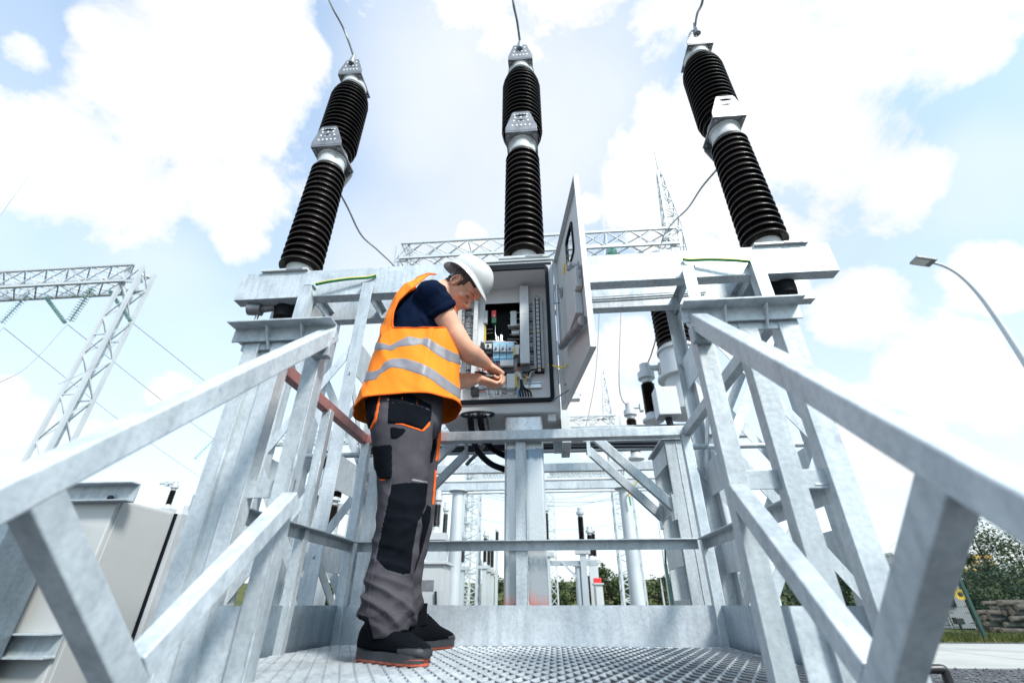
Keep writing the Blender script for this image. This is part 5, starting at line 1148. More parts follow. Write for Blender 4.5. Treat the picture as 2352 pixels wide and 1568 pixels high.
M['helmet'] = simple('white_helmet_plastic', (.56, .57, .57), .28, 0, .02, 5, coat=.3)
man = thing('person', 'worker in white helmet, orange reflective vest and grey work trousers reaching into the cabinet', 'person', (B0.x, B0.y, 0))

# ---- limbs (world joints from the photo)
shR = pp(990, 680, -.155); elR = pp(1064, 797, -.07); wrR = pp(1119, 837, .19)
shL = pp(1012, 690, .19); elL = pp(1012, 882, .10); wrL = pp(1098, 869, .19)
hipc = pp(925, 925, 0)
# ---- head frame
PIT = R(59); hy = e1*math.cos(R(12)) - e2*math.sin(R(12)); hf_, hu0, hs0 = hy*math.cos(PIT) - UZ*math.sin(PIT), hy*math.sin(PIT) + UZ*math.cos(PIT), hy.cross(UZ)
hu, hs = hu0*math.cos(R(14)) + hs0*math.sin(R(14)), hs0*math.cos(R(14)) - hu0*math.sin(R(14))
ear = pp(1049, 643, -.045); HO = ear - hs*.074 + hf_*.012
def hp(f, u, s=0): return HO + hf_*f + hu*u + hs*s
body = MB()
hr = []
for u, fr, bk, w_ in ((-.118, .070, .030, .018), (-.108, .094, .0, .036), (-.09, .098, -.035, .049), (-.07, .093, -.058, .057), (-.045, .094, -.074, .064), (-.015, .090, -.086, .0685), (.01, .0885, -.092, .071), (.035, .099, -.097, .075), (.065, .096, -.098, .077), (.09, .078, -.088, .068), (.112, .045, -.06, .046), (.121, .018, -.035, .02)):
    hr.append((hp((fr + bk)/2, u), hf_*((fr - bk)/2), hs*w_))
loft(body, hr, 36, 60, 2.15)
# nose, lips, chin, brow, cheek, ears
nz_ = [hp(.086, .014), hp(.100, -.008), hp(.116, -.028), hp(.106, -.040)]
limb(body, nz_, [.007, .010, .0125, .010], 14)
for s in (-1, 1):
    body.ball(hp(.100, -.036, s*.012), .0085, 8); body.ball(hp(.073, .002, s*.034), .0125, 8)
    limb(body, [hp(.094, .030, s*.012), hp(.090, .034, s*.034), hp(.072, .030, s*.056)], [.007, .008, .006], 10)
    body.ball(hp(.064, -.022, s*.044), .0185, 8)
    # ear: rim, concha, lobe
    c0 = hp(-.014, -.004, s*.070); o_ = hs*s
    er = [c0 + hf_*(.017*math.cos(a)) + hu*(.031*math.sin(a)) + o_*(.010 + .006*max(0, -math.cos(a))) for a in [R(d) for d in range(-60, 250, 22)]]
    body.tube(er, .0058, 8); body.tube([c0 + hf_*.008 - hu*.028 + o_*.006, c0 + hf_*.005 - hu*.018 + o_*.008], .0075, 8)
    loft(body, [(c0 - o_*.012, hf_*.016, hu*.028), (c0 + o_*.004, hf_*.014, hu*.026)], 14, 3, 2)
limb(body, [hp(.089, -.056, -.022), hp(.100, -.0545, 0), hp(.089, -.056, .022)], [.0045, .0068, .0045], 10); limb(body, [hp(.087, -.068, -.020), hp(.0975, -.0685, 0), hp(.087, -.068, .020)], [.005, .0072, .005], 10)
body.ball(hp(.088, -.097), .019, 8)
nb = pp(985, 690, .01)
limb(body, [nb - UZ*.04, nb.lerp(hp(-.045, -.06), .55) + hu*.004, hp(-.035, -.045)], [.078, .064, .060], 24)
# torso, hips, legs (inside the clothes)
loft(body, [ring_from(858, 1000, 930, 0, .13), ring_from(868, 1010, 870, 0, .13), ring_from(888, 1025, 790, .01, .14), ring_from(905, 1026, 742, .02, .155), ring_from(925, 1022, 708, .02, .15), ring_from(950, 1014, 684, .02, .10), ring_from(965, 1012, 668, .02, .065)], 28, 30)
for dep, l0, r0, l1, r1, l2, r2 in ((-.10, 862, 962, 878, 952, 860, 915), (.13, 905, 992, 905, 978, 888, 935)):
    loft(body, [ring_from(l0, r0, 930, dep, .08), ring_from(l0 + 6, r0 + 4, 1040, dep, .075), ring_from(l1, r1, 1200, dep, .055), ring_from(l1 - 14, r1 - 18, 1300, dep + .02, .05), ring_from(l2, r2, 1430, dep + .03, .04)], 20, 24)
# arms
limb(body, [shR, shR.lerp(elR, .5) - UZ*.012, elR, elR.lerp(wrR, .32) - UZ*.004, elR.lerp(wrR, .75), wrR], [.066, .063, .051, .052, .038, .030], 24)
limb(body, [shL, shL.lerp(elL, .5), elL, elL.lerp(wrL, .4), wrL], [.062, .055, .046, .045, .029], 22)
def hand(mb, w, al, pn, th, curls, thumb, spread=.0):
    """w wrist, al along the palm, pn the way the palm faces, th side of the thumb; curls per finger (three joint angles)"""
    al = al.normalized(); pn = (pn - al*pn.dot(al)).normalized(); th = th - al*th.dot(al) - pn*th.dot(pn); th.normalize()
    loft(mb, [(w - al*.01, th*.027, pn*.021), (w + al*.022, th*.034, pn*.019), (w + al*.06, th*.041, pn*.016), (w + al*.092, th*.041, pn*.013), (w + al*.100, th*.036, pn*.008)], 18, 16, 2.6)
    tips = []
    for k, (off, ln, r) in enumerate(((.031, .070, .0092), (.0105, .079, .0096), (-.0105, .074, .0092), (-.030, .058, .0082))):
        p = w + al*(.094 - .006*abs(k - 1.2)) + th*off; d = (al + th*spread*(1.5 - k)).normalized(); pts = [p - d*.015, p]; a = 0
        for seg, cv in zip((.44, .31, .25), curls[k]):
            a += R(cv); dd_ = d*math.cos(a) + pn*math.sin(a); p = p + dd_*ln*seg*1.12; pts.append(p)
        limb(mb, pts, [r*1.08, r*1.08, r*1.02, r*.95, r*.84], 12, 4); tips.append(p)
    p = w + al*.022 + th*.028 + pn*.006; tp = [p - al*.01 - th*.012, p]
    for (ca, ct, cp), ln in zip(thumb, (.040, .034, .028)): p = p + (al*ca + th*ct + pn*cp).normalized()*ln; tp.append(p)
    limb(mb, tp, [.016, .0145, .0120, .0108, .0092], 12, 4); return tips
fR = (wrR - elR).normalized()
alR = (e1*.75 + e2*.25 - UZ*.32); tR = hand(body, wrR, alR, -UZ*1.0 - e1*.15 + e2*.25, e2*.85 + UZ*.45, [(38, 55, 30), (62, 62, 35), (72, 64, 38), (76, 66, 40)], [(.75, .42, .25), (.85, .05, .45), (.8, -.1, .6)])
alL = (e1*.93 + e2*.16 - UZ*.24); tL = hand(body, wrL, alL, UZ*1.0 - e1*.1 - e2*.1, -e2*.1 + e2*1.0, [(24, 38, 30), (26, 42, 32), (28, 44, 32), (30, 46, 34)], [(.6, .55, .55), (.75, .1, .65), (.8, -.2, .5)])
bme = remesh(body, .0036, 3, .45)
# ---- shirt
sh = MB()
loft(sh, [ring_from(868, 1030, 840, .0, .155), ring_from(880, 1036, 790, .01, .168), ring_from(894, 1036, 748, .02, .178), ring_from(910, 1030, 718, .02, .17), ring_from(930, 1020, 694, .02, .125), ring_from(952, 1012, 676, .02, .08)], 32, 30, 2.2)
slv = [(shR, shR.lerp(elR, .33)), (shL, shL.lerp(elL, .45))]
for a, b_ in slv:
    ax = (b_ - a).normalized(); _, s_, t_ = frame(ax)
    sh.ball(a + e1*.004, .078, 12)
    P = [a, a.lerp(b_, .3), a.lerp(b_, .55), a.lerp(b_, .8), b_]
    Q = spline(P, 6); nq = len(Q); sh.tube([Q[0] - ax*.035] + Q, [.050] + [.074 + .007*min(1, k/(nq*.5)) for k in range(nq)], 28)
sme = remesh(sh, .0045, 8, .5)
def fold(p, A, sx, sy, sz, seed): return A*noise.noise(V((p.x*sx + seed, p.y*sy, p.z*sz)))
ax_s = (elR - shR).normalized()
displace(sme, lambda p: fold(p, .006, 16, 16, 9, 3) + fold(p, .0035, 34, 34, 16, 8) + .006*max(0, 1 - 3*abs(noise.noise(V((p.x*7 + p.z*5, p.y*7, p.z*9 - p.x*6))))))
# sleeve cuff groove
def shadow_cuff(p):
    q = (p - shR).dot(ax_s)/((elR - shR).length*.33); return .0035 if .80 < q < 1.2 and (p - shR - ax_s*(p - shR).dot(ax_s)).length < .12 else 0
displace(sme, shadow_cuff)
# ---- vest: a dense open tube from hem to shoulders, armholes cut out
vr = [ring_from(812, 1056, 944, 0, .205), ring_from(822, 1055, 915, 0, .2), ring_from(838, 1054, 870, 0, .192), ring_from(855, 1053, 820, .0, .188), ring_from(870, 1050, 778, .01, .188), ring_from(883, 1046, 745, .015, .192), ring_from(898, 1040, 712, .02, .19), ring_from(914, 1030, 686, .02, .158), ring_from(934, 1022, 666, .02, .115), ring_from(952, 1016, 652, .02, .085)]
C_, A_, B__ = zip(*vr); NU, NV = 340, 210; vv = []
for j in range(NV + 1):
    t = j/NV; c, a, b_ = crom(C_, t), crom(A_, t), crom(B__, t)
    for i in range(NU):
        th = 2*math.pi*i/NU; cs, sn = math.cos(th), math.sin(th); q = c + a*math.copysign(abs(cs)**.88, cs) + b_*math.copysign(abs(sn)**.88, sn)
        d = (a*cs + b_*sn).normalized(); lo = max(0, 1 - t*1.25)
        am = .010*noise.noise(V((th*1.3 + 5, t*2.2, 2))) + .018*lo*noise.noise(V((math.cos(th)*1.6, math.sin(th)*1.6, t*1.1 + 7))) + .007*noise.noise(V((math.cos(th)*2.2 + t*5, math.sin(th)*2.2, t*4 + 4))) + .0035*noise.noise(V((math.cos(th)*5 + t*9, math.sin(th)*5, t*8 + 9)))
        am += .007*max(0, 1 - 3.2*abs(noise.noise(V((math.cos(th)*1.4 + t*2.4, math.sin(th)*1.4 - t*1.2, t*2.6 + 31)))))
        cr_ = .014*math.exp(-((t - .40 - .10*math.sin(th*1.3 + 1.2))/.03)**2)*(1 if sn < 0 else .4)
        am += .012*math.exp(-((th - 4.95 - .35*(t - .4))/.08)**2)*(1 - abs(t - .42)*1.6) if t < .8 else 0
        vv.append(q + d*(am - cr_*.5))
ff = [(j*NU + i, j*NU + (i+1) % NU, (j+1)*NU + (i+1) % NU, (j+1)*NU + i) for j in range(NV) for i in range(NU)]
armhole = [(986, 630), (962, 650), (940, 668), (914, 692), (904, 716), (901, 740), (903, 752), (925, 753), (955, 753), (985, 752), (1006, 752), (1075, 748), (1075, 630)]
def c1(cx, cy): return (790 + cx*.2812, 551 + cy*.2812)
st_up = [c1(*p) for p in [(200, 826), (330, 845), (380, 862), (430, 832), (530, 785), (640, 808), (680, 797), (740, 835), (830, 890), (960, 945), (960, 1022), (840, 985), (760, 935), (640, 850), (560, 862), (450, 870), (390, 905), (330, 893), (190, 908)]]
st_lo = [c1(*p) for p in [(120, 1090), (285, 1062), (330, 1000), (380, 970), (480, 962), (610, 998), (720, 1050), (830, 1130), (960, 1222), (960, 1305), (800, 1205), (700, 1130), (600, 1090), (480, 1050), (380, 1040), (290, 1100), (270, 1135), (90, 1172)]]
vme = bpy.data.meshes.new('vest'); vme.from_pydata([tuple(v) for v in vv], [], ff); fix_normals(vme)
def toward(p, n): return (CAM - p).dot(n) > 0
bm = bmesh.new(); bm.from_mesh(vme); bm.normal_update(); kill = []
zA = pp(903, 752, -.15).z
for f in bm.faces:
    p = f.calc_center_median(); d = depth_of(p)
    if d < -.03:
        if inpoly(*proj(p), armhole): kill.append(f)
    elif p.z > C_[7].z + .004 and (p - C_[9]).dot(e1) > -.035 and d < .12: kill.append(f)
    elif d > .09 and p.z > zA and (p - C_[7]).dot(e1) > -.12 and (p - C_[7]).dot(e1) < .09: kill.append(f)
bmesh.ops.delete(bm, geom=kill, context='FACES')
for _ in range(8):
    new = {}
    for v in bm.verts:
        if v.is_boundary:
            nb_ = [e.other_vert(v).co for e in v.link_edges if e.is_boundary]
            if len(nb_) == 2: new[v] = v.co*.5 + (nb_[0] + nb_[1])*.25
    for v, c in new.items(): v.co = c
bm.to_mesh(vme); bm.free()
zb = [pp(940, 838, -.19).z, pp(940, 783, -.19).z]
def in_strip(P, k):
    z_ = zb[k]
    def t(p, n):
        if toward(p, n): return inpoly(*proj(p), P)
        return abs(p.z - z_) < .026
    return t
stripes = [patch(vme, in_strip(st_up, 1), .0022), patch(vme, in_strip(st_lo, 0), .0022)]
# ---- trousers
tr_ = MB()
loft(tr_, [ring_from(852, 1012, 862, 0, .145), ring_from(846, 1014, 905, 0, .155), ring_from(845, 1014, 945, 0, .165), ring_from(850, 1010, 985, .0, .165), ring_from(870, 995, 1010, .0, .12)], 32, 26, 2.3)
loft(tr_, [ring_from(846, 985, 925, -.085, .085), ring_from(852, 992, 985, -.105, .098), ring_from(860, 988, 1050, -.11, .095), ring_from(867, 981, 1110, -.112, .09), ring_from(869, 972, 1165, -.115, .082), ring_from(866, 966, 1205, -.115, .08), ring_from(856, 959, 1255, -.115, .078), ring_from(846, 950, 1310, -.115, .078), ring_from(839, 944, 1355, -.118, .08), ring_from(828, 952, 1395, -.12, .083), ring_from(834, 948, 1422, -.125, .078), ring_from(846, 941, 1448, -.125, .068, 1440), ring_from(850, 939, 1466, -.125, .064, 1446)], 30, 90, 2.3)
loft(tr_, [ring_from(890, 1012, 925, .09, .085), ring_from(892, 1009, 985, .12, .095), ring_from(890, 1004, 1050, .135, .092), ring_from(890, 1000, 1110, .14, .086), ring_from(889, 997, 1165, .145, .08), ring_from(887, 991, 1205, .15, .078), ring_from(880, 981, 1255, .155, .074), ring_from(878, 970, 1310, .165, .074), ring_from(874, 964, 1355, .18, .074), ring_from(868, 964, 1392, .195, .074), ring_from(875, 957, 1415, .205, .068), ring_from(880, 950, 1432, .21, .06)], 30, 90, 2.3)
tme = remesh(tr_, .0038, 6, .5)
zk, za_ = pp(900, 1215, -.11).z, pp(900, 1395, -.11).z
def tf(p):
    z = p.z; lowb = math.exp(-((z - za_ - .02)/.075)**2); kb = math.exp(-((z - zk)/.11)**2)*.7; side = (p - B0).dot(e1); dd_ = depth_of(p)
    s = fold(p, .006, 9, 9, 13, 1) + fold(p, .0028, 26, 26, 22, 6)
    w1 = noise.noise(V((side*4, dd_*4, z*3 + 5)))*.05
    d1 = 1 - abs(noise.noise(V((side*5 + dd_*3, dd_*4, (z + w1 + side*.55)*15))))*2.4
    d2 = 1 - abs(noise.noise(V((side*5 - dd_*3, dd_*4 + 9, (z + w1 - side*.7)*12 + 4))))*2.4
    s += (.011*lowb + .006*kb + .0022)*max(0, d1) + (.008*lowb + .005*kb + .002)*max(0, d2)
    return s - .004*lowb
displace(tme, tf)
def cl(cx, cy): return (790.1 + cx*.4493, 863.6 + cy*.4493)
def poly(*pts): return [cl(*p) for p in pts]
pat = [('knee_patch', 'panel', -1, poly((243, 552), (330, 543), (427, 546), (414, 690), (378, 742), (352, 880), (340, 1004), (300, 1010), (215, 985), (163, 930), (188, 800), (222, 650)), .0024),
       ('knee_patch', 'panel', 1, poly((425, 655), (446, 668), (440, 740), (395, 900), (345, 1045), (330, 1010), (345, 880), (375, 745), (412, 690)), .0024),
       ('holster_pocket', 'panel', -1, poly((232, 98), (330, 92), (445, 150), (440, 228), (400, 272), (300, 240), (226, 243)), .007),
       ('pocket_trim', 'orange', -1, poly((228, 245), (300, 243), (400, 275), (438, 230), (437, 256), (404, 284), (370, 273), (300, 250)), .0045),
       ('back_pocket', 'panel', -1, poly((118, 120), (180, 82), (168, 150), (150, 215), (132, 270), (108, 190)), .006),
       ('pocket_trim', 'orange', -1, poly((182, 80), (192, 82), (178, 175), (168, 228), (140, 272), (134, 266), (156, 215), (170, 150)), .004),
       ('thigh_pocket', 'panel', -1, poly((146, 358), (246, 350), (246, 520), (186, 527), (160, 470)), .006),
       ('pocket_trim', 'orange', -1, poly((180, 527), (215, 522), (215, 530), (190, 536)), .004),
       ('lower_pocket', 'panel', -1, poly((236, 258), (322, 272), (300, 300), (268, 322), (240, 322)), .003),
       ('piping', 'refl', -1, poly((345, 526), (427, 537), (427, 547), (345, 536)), .0028),
       ('hip_pocket', 'panel', 1, poly((440, 330), (470, 270), (470, 360), (452, 440), (430, 445)), .004),
       ('pocket_trim', 'orange', 1, poly((480, 225), (494, 225), (492, 420), (466, 437), (476, 330)), .005),
       ('side_trim', 'orange', 1, poly((463, 480), (472, 480), (460, 655), (449, 660), (456, 580)), .004),
       ('seam', 'seam', -1, poly((246, 523), (229, 648), (193, 800), (166, 930), (134, 1100), (124, 1228), (119, 1228), (129, 1098), (160, 928), (187, 798), (223, 646), (240, 523)), .003),
       ('seam', 'seam', -1, poly((133, 1252), (180, 1238), (250, 1212), (330, 1200), (330, 1194), (250, 1206), (180, 1232), (133, 1246)), .003),
       ('seam', 'seam', -1, poly((163, 934), (215, 990), (300, 1016), (340, 1009), (340, 1015), (300, 1022), (213, 996), (160, 940)), .003),
       ('bar_tack', 'orange', -1, poly((296, 108), (303, 108), (298, 138), (291, 138)), .0085), ('bar_tack', 'orange', -1, poly((368, 122), (375, 122), (373, 154), (366, 154)), .0085),
       ('seam', 'seam', -1, poly((228, 142), (300, 133), (372, 150), (440, 178), (440, 184), (372, 156), (300, 139), (228, 148)), .0085),
       ('heel_patch', 'panel', -1, poly((70, 1215), (124, 1228), (152, 1345), (150, 1380), (115, 1385), (80, 1270)), .0024)]
patches = []
for nm, mt, sgn, P, off in pat:
    def test(p, n, P=P, sgn=sgn):
        d = depth_of(p)
        if (sgn < 0 and d > .06) or (sgn > 0 and d < .0): return False
        return toward(p, n) and inpoly(*proj(p), P)
    patches.append((nm, mt, patch(tme, test, off, 5)))
# seam cords
seam = MB()
# ---- hair cap
def hair_test(p, n):
    q = p - HO; f, u, s = q.dot(hf_), q.dot(hu), q.dot(hs)
    if u < -.05 or u > .13 or (p - HO).length > .135: return False
    if abs(s) > .066 and -.035 < f < .008 and u < .034 and u > -.04: return False
    line = .052 if f > .035 else (.012 if f > .004 else (.03 if f > -.034 else -.045))
    if .006 < f < .024 - .25*max(0, .01 - u) and u > -.012: return abs(s) > .03
    return u > line and f < .075
hme = patch(bme, hair_test, .0038, 2)
# ---- shoes
def shoe(heel, toe, name):
    heel, toe = V(heel), V(toe); ax = (toe - heel).normalized(); sd_ = ax.cross(UZ); Ln = (toe - heel).length
    up, so, ou = MB(), MB(), MB()
    prof = [(.0, .028, .075, .045), (.05, .036, .098, .05), (.16, .040, .115, .055), (.30, .041, .118, .058), (.42, .042, .104, .055), (.55, .046, .085, .05), (.70, .049, .068, .042), (.85, .045, .054, .036), (.95, .034, .044, .03), (1.0, .02, .035, .024)]
    rings = []
    for f, w_, h, _ in prof: rings.append((heel + ax*Ln*f + UZ*(h/2 + .014), sd_*w_, UZ*(h/2 - .004)))
    loft(up, rings, 26, 50, 2.5)
    up.tube([heel + ax*Ln*.22 + UZ*.09, heel + ax*Ln*.20 + UZ*.135, heel + ax*Ln*.20 + UZ*.165], [.048, .045, .046], 22)
    ft = [(0, .018), (.02, .030), (.08, .039), (.2, .043), (.35, .042), (.5, .047), (.68, .053), (.82, .051), (.92, .041), (.985, .022), (1.0, .010)]
    out = [(f, w_) for f, w_ in ft]
    def slab(mb, z0, z1, g0, g1):
        n = len(out); L0 = [heel + ax*(Ln*f) + sd_*(w_ + g0) + UZ*z0 for f, w_ in out] + [heel + ax*(Ln*f) - sd_*(w_ + g0) + UZ*z0 for f, w_ in out[::-1]]
        L1 = [heel + ax*(Ln*f) + sd_*(w_ + g1) + UZ*(z1 + .010*(f > .9) + .008*(f < .1)) for f, w_ in out] + [heel + ax*(Ln*f) - sd_*(w_ + g1) + UZ*(z1 + .010*(f > .9) + .008*(f < .1)) for f, w_ in out[::-1]]
        m = len(L0); mb.add(L0 + L1, [(i, (i+1) % m, m + (i+1) % m, m + i) for i in range(m)] + [tuple(range(m-1, -1, -1)), tuple(range(m, 2*m))])
    slab(so, .007, .030, .001, -.001); slab(ou, .0, .0068, -.003, .001)
    # toe bumper and laces
    loft(so, [(heel + ax*Ln*f + UZ*(.022 + h*.28), sd_*(w_ + .0025), UZ*(h*.42)) for f, w_, h in ((.74, .047, .05), (.86, .046, .046), (.96, .034, .040), (1.005, .018, .03))], 24, 20, 2.4)
    o = up.build(name, M['shoe'], man, smooth=60); so.build('sole', M['sole'], o, smooth=45); ou.build('outsole', M['outsole'], o, smooth=45)
    lc_ = MB()
    for k in range(6):
        f = .40 + k*.06; z = .120 - k*.0095; p = heel + ax*Ln*f + UZ*z; lc_.tube(spline([p - sd_*.030 - UZ*.012, p - sd_*.012 + UZ*.004, p + sd_*.012 + UZ*.004, p + sd_*.030 - UZ*.012], 4), .0035, 6)
    lc_.build('laces', M['panel'], o, smooth=60); return o
shoe((-.655, 1.805, .0), (-.395, 1.645, .0), 'shoe'); shoe((-.600, 2.085, .0), (-.470, 2.375, .0), 'shoe')
body_o = place(bme, 'body', M['skin'], man)
def child(me, name, m, par):
    return place(me, name, M[m], par)
child(hme, 'hair', 'hair', man); child(sme, 'shirt', 'shirt', man)
for nm, mt, me in patches: me_ = me
tro = None
stripe_objs = [m for m in stripes]
vo = child(vme, 'vest', 'vest', man); so_ = vo.modifiers.new('thick', 'SOLIDIFY'); so_.thickness = .0025; so_.offset = -1
for m in stripe_objs: child(m, 'reflective_strip', 'refl', vo)
bm = bmesh.new(); bm.from_mesh(vme); seen = set()
for e0 in [e for e in bm.edges if e.is_boundary]:
    if e0.index in seen: continue
    loop = [e0.verts[0], e0.verts[1]]; seen.add(e0.index)
    while True:
        nx = [e for e in loop[-1].link_edges if e.is_boundary and e.index not in seen]
        if not nx: break
        seen.add(nx[0].index); loop.append(nx[0].other_vert(loop[-1]))
    if len(loop) > 60: eb = MB(); eb.tube([v.co + wloc(man) for v in loop[::3]] + [loop[0].co + wloc(man)], .0034, 6); eb.build('edging', M['orange'], vo, smooth=60)
bm.free()
tro = child(tme, 'trousers', 'trouser', man)
for nm, mt, me in patches: child(me, nm, mt, tro)
# eyes, brows, mouth line
for s in (-1, 1):
    b = MB(); b.tube(spline([hp(.0868, -.003, s*.022), hp(.0875, .000, s*.034), hp(.078, -.001, s*.047)], 5), [.0012, .002, .0024, .0026, .0028, .0028, .0028, .0026, .0024, .002, .0012], 8); e_o = b.build('eye', M['hair'], man, smooth=60)
    b = MB(); b.tube(spline([hp(.093, .0275, s*.016), hp(.0935, .031, s*.034), hp(.078, .028, s*.053)], 5), [.002, .0028, .0034, .0036, .0036, .0036, .0034, .003, .0026, .002, .0014], 8); b.build('eyebrow', M['hair'], man, smooth=60)
# ---- helmet
hm = MB(); NT, NP = 96, 40; vs = []
def rim(th):                                   # th = 0 front; how low the shell comes (head-local u) round the rim
    c = math.cos(th); return .040 - .010*max(0, c)**2 - .016*max(0, -c)**2 + .012*math.exp(-((abs(math.sin(th)) - 1)/.4)**2)
HT = R(-13); hf2, hu2 = hf_*math.cos(HT) - hu*math.sin(HT), hf_*math.sin(HT) + hu*math.cos(HT)
def hq(f, u, s=0): return HO + hu*.02 + hf2*f + hu2*(u - .02) + hs*s
for j in range(NP + 1):
    for i in range(NT):
        th = 2*math.pi*i/NT; c, s = math.cos(th), math.sin(th)
        f = j/NP
        if f <= .80:
            a = f/.80*math.pi/2; rr = math.sin(a); hh = math.cos(a)
            fx, fy = c*.132*rr, s*.110*rr; u = .036 + .122*hh**.74 + (rim(th) - .036)*(1 - hh)**2
            rdg = .004*math.exp(-(fy/.018)**2)*(1 if hh > .18 else 0)
            u += rdg
        else:
            g = (f - .80)/.20; ext = (.028*max(0, c)**2 + .016*max(0, -c)**2.0 + .010)
            fx, fy = c*(.132 + ext*g), s*(.110 + .014*g); u = rim(th) - g*(.010 + .010*max(0, c)**2 + .010*max(0, -c)**2) - .008*g*g
        vs.append(hq(fx - .020, u + .026, fy))
fs = [(j*NT + i, j*NT + (i+1) % NT, (j+1)*NT + (i+1) % NT, (j+1)*NT + i) for j in range(NP) for i in range(NT)]
hm.add(vs, fs); ho = hm.build('helmet', M['helmet'], man, smooth=60); so2 = ho.modifiers.new('thick', 'SOLIDIFY'); so2.thickness = .0035; so2.offset = 1
M['liner'] = simple('grey_helmet_headband', (.17, .22, .28), .6, 0, .1, 30); M['inner'] = simple('tan_helmet_liner', (.62, .48, .36), .7)
b = MB(); n = 60; r0 = []
for z0_, z1_ in ((.000, .024),):
    ring_ = [(hp(.003 + .106*math.cos(a)*(1 if math.cos(a) > 0 else 1.0), 0, .0835*math.sin(a)), a) for a in [2*math.pi*k/n for k in range(n)]]
    vs = []
    for lv in (z0_, z1_):
        for k in range(n): a = 2*math.pi*k/n; vs.append(hq(-.002 + .106*math.cos(a), lv - .018*max(0, -math.cos(a)) + .022*max(0, math.cos(a)) + .012, .0845*math.sin(a)))
    b.add(vs, [(k, (k+1) % n, n + (k+1) % n, n + k) for k in range(n) if abs(2*math.pi*k/n - math.pi) < 1.15])
hb = b.build('headband', M['liner'], ho, smooth=60); q = hb.modifiers.new('t', 'SOLIDIFY'); q.thickness = .003
# ---- dark tool in the hands
b = MB(); tp = (tR[1] + tL[1])/2; q0 = wrL + alL.normalized()*.075 + UZ*.030
b.tube([q0 - e1*.05 + UZ*.012, q0 + e1*.01 + UZ*.010, q0 + e1*.07 + UZ*.004], [.012, .013, .010], 12); b.tube([q0 - e1*.02 + UZ*.02, q0 - e1*.055 + UZ*.03, q0 - e1*.09 + UZ*.03], [.009, .008, .004], 10)
tag(b.build('hand_tool', M['black'], None, smooth=50), 'small black hand tool held between the worker hands', 'tool')
# ================================================================== WORLD, SUN, CAMERA
w = bpy.data.worlds.new('World'); scn.world = w; w.use_nodes = True; nt = w.node_tree; nt.nodes.clear()
SEL, SAZ = R(44), R(139)                      # sun height; azimuth clockwise from +Y (towards +X)
sd = V((math.sin(SAZ)*math.cos(SEL), math.cos(SAZ)*math.cos(SEL), math.sin(SEL)))
out = N(nt, 'ShaderNodeOutputWorld'); sky = N(nt, 'ShaderNodeTexSky', sky_type='NISHITA'); sky.sun_disc = False; sky.sun_elevation = SEL; sky.sun_rotation = SAZ
sky.air_density = 1.0; sky.dust_density = 1.2; sky.ozone_density = 1.0
SKY = 0.15
bg = N(nt, 'ShaderNodeBackground'); bg.inputs['Strength'].default_value = SKY
tc = N(nt, 'ShaderNodeTexCoord'); D = tc.outputs['Generated']
blobs = [(530,110,190),(640,140,105),(430,270,230),(220,400,215),(520,430,120),(60,320,130),(270,500,130),(545,560,62),(-120,330,200),(60,128,62),(215,75,62),(420,60,80),(-60,190,60),(700,120,55),(620,330,40),
         (1760,100,330),(2060,50,290),(1600,380,230),(1900,330,220),(1480,440,130),(2060,420,130),(1740,560,140),(1540,60,110),(1500,240,60),(1350,480,40),(2230,120,110),(1640,640,120),
         (2270,640,130),(1980,720,120),(2140,830,170),(2330,900,160),(60,960,100),(20,900,70),(200,1000,60),(1090,545,40),(380,900,60),(1450,800,90),(1380,950,120),(2000,990,150),(1250,-500,500),(600,-700,500),(2600,200,300)]
prev = None
for px, py, r in blobs:
    d = ray(px, py); ang = math.acos(max(-1, min(1, d.dot(ray(px + r, py)))))
    dp_ = N(nt, 'ShaderNodeVectorMath', operation='DOT_PRODUCT'); dp_.inputs[1].default_value = d; L(nt, D, dp_.inputs[0])
    mr = N(nt, 'ShaderNodeMapRange'); mr.inputs['From Min'].default_value = math.cos(ang*1.55); mr.inputs['From Max'].default_value = math.cos(ang*.1); L(nt, dp_.outputs['Value'], mr.inputs['Value'])
    if prev is None: prev = mr.outputs['Result']
    else:
        mx = N(nt, 'ShaderNodeMath', operation='SMOOTH_MAX'); mx.inputs[2].default_value = .12; L(nt, prev, mx.inputs[0]); L(nt, mr.outputs['Result'], mx.inputs[1]); prev = mx.outputs[0]
nz = N(nt, 'ShaderNodeTexNoise'); nz.inputs['Scale'].default_value = 3.6; nz.inputs['Detail'].default_value = 10; nz.inputs['Roughness'].default_value = .66; nz.inputs['Distortion'].default_value = .25; L(nt, D, nz.inputs['Vector'])
cm = N(nt, 'ShaderNodeMath', operation='MULTIPLY_ADD'); cm.inputs[1].default_value = 2.6; L(nt, nz.outputs['Fac'], cm.inputs[0]); L(nt, prev, cm.inputs[2])
ms = N(nt, 'ShaderNodeMapRange'); ms.interpolation_type = 'SMOOTHSTEP'; ms.inputs['From Min'].default_value = 1.45; ms.inputs['From Max'].default_value = 2.15; L(nt, cm.outputs[0], ms.inputs['Value'])
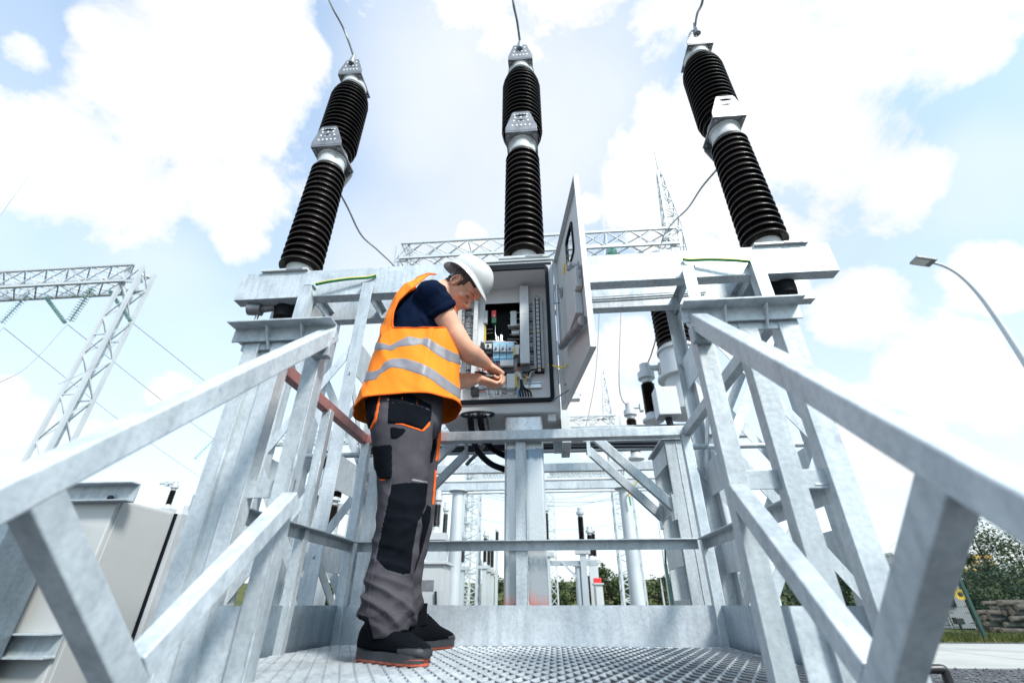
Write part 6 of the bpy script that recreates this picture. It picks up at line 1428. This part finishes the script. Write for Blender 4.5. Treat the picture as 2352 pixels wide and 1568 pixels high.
# thin veil everywhere: makes the open sky milky, more so low down
sp_ = N(nt, 'ShaderNodeSeparateXYZ'); L(nt, D, sp_.inputs[0])
vl = N(nt, 'ShaderNodeMapRange'); vl.inputs['From Min'].default_value = .95; vl.inputs['From Max'].default_value = .05; vl.inputs['To Min'].default_value = .22; vl.inputs['To Max'].default_value = .85; L(nt, sp_.outputs['Z'], vl.inputs['Value'])
veil = vl.outputs['Result']
for px, py, r, amt in ((1180, 260, 620, .76), (1000, 700, 460, .78), (2250, 420, 420, .66), (330, 640, 300, .6), (1800, 500, 700, .6)):
    d = ray(px, py); ang = math.acos(max(-1, min(1, d.dot(ray(px + r, py))))); dp_ = N(nt, 'ShaderNodeVectorMath', operation='DOT_PRODUCT'); dp_.inputs[1].default_value = d; L(nt, D, dp_.inputs[0])
    mr = N(nt, 'ShaderNodeMapRange'); mr.interpolation_type = 'SMOOTHSTEP'; mr.inputs['From Min'].default_value = math.cos(ang); mr.inputs['From Max'].default_value = 1; mr.inputs['To Max'].default_value = amt; L(nt, dp_.outputs['Value'], mr.inputs['Value'])
    mx = N(nt, 'ShaderNodeMath', operation='SMOOTH_MAX'); mx.inputs[2].default_value = .2; L(nt, veil, mx.inputs[0]); L(nt, mr.outputs['Result'], mx.inputs[1]); veil = mx.outputs[0]
mm = N(nt, 'ShaderNodeMath', operation='MAXIMUM'); L(nt, ms.outputs['Result'], mm.inputs[0]); L(nt, veil, mm.inputs[1])
nz2 = N(nt, 'ShaderNodeTexNoise'); nz2.inputs['Scale'].default_value = 2.6; nz2.inputs['Detail'].default_value = 6; L(nt, D, nz2.inputs['Vector'])
cr = N(nt, 'ShaderNodeValToRGB'); cr.color_ramp.elements[0].position = .32; cr.color_ramp.elements[0].color = (.86, .88, .91, 1); cr.color_ramp.elements[1].position = .6; cr.color_ramp.elements[1].color = (1, 1, 1, 1); L(nt, nz2.outputs['Fac'], cr.inputs['Fac'])
bc = N(nt, 'ShaderNodeBackground'); bc.inputs['Strength'].default_value = CLOUD = 0.50; L(nt, cr.outputs['Color'], bc.inputs['Color'])
tn = N(nt, 'ShaderNodeMixRGB', blend_type='MULTIPLY'); tn.inputs['Fac'].default_value = 1; tn.inputs['Color2'].default_value = (.66, 1.06, 1.12, 1); L(nt, sky.outputs['Color'], tn.inputs['Color1']); L(nt, tn.outputs['Color'], bg.inputs['Color']); mixs = N(nt, 'ShaderNodeMixShader'); L(nt, mm.outputs[0], mixs.inputs['Fac']); L(nt, bg.outputs[0], mixs.inputs[1]); L(nt, bc.outputs[0], mixs.inputs[2]); L(nt, mixs.outputs[0], out.inputs['Surface'])
sl = bpy.data.lights.new('sun', 'SUN'); sl.energy = 2.3; sl.angle = R(11); sl.color = (1, .96, .9)
so = bpy.data.objects.new('sun', sl); COL.objects.link(so); so.rotation_euler = sd.to_track_quat('Z', 'Y').to_euler(); so.location = (8, -6, 14)
cam = bpy.data.cameras.new('camera'); co = bpy.data.objects.new('camera', cam); COL.objects.link(co); scn.camera = co
co.location = CAM; co.rotation_euler = (R(120), 0, YAW); cam.sensor_width = 36; cam.lens = 36*F/2352; cam.clip_start = .02; cam.clip_end = 2000
cam.dof.use_dof = True; cam.dof.focus_distance = 2.6; cam.dof.aperture_fstop = 2.2
scn.view_settings.view_transform = 'Standard'; scn.view_settings.look = 'None'; scn.view_settings.gamma = 1; scn.view_settings.exposure = 1.22
scn.render.engine = 'CYCLES'
try: scn.cycles.use_denoising = True; scn.cycles.denoiser = 'OPENIMAGEDENOISE'
except Exception: pass
scn.cycles.max_bounces = 7; scn.cycles.transparent_max_bounces = 8
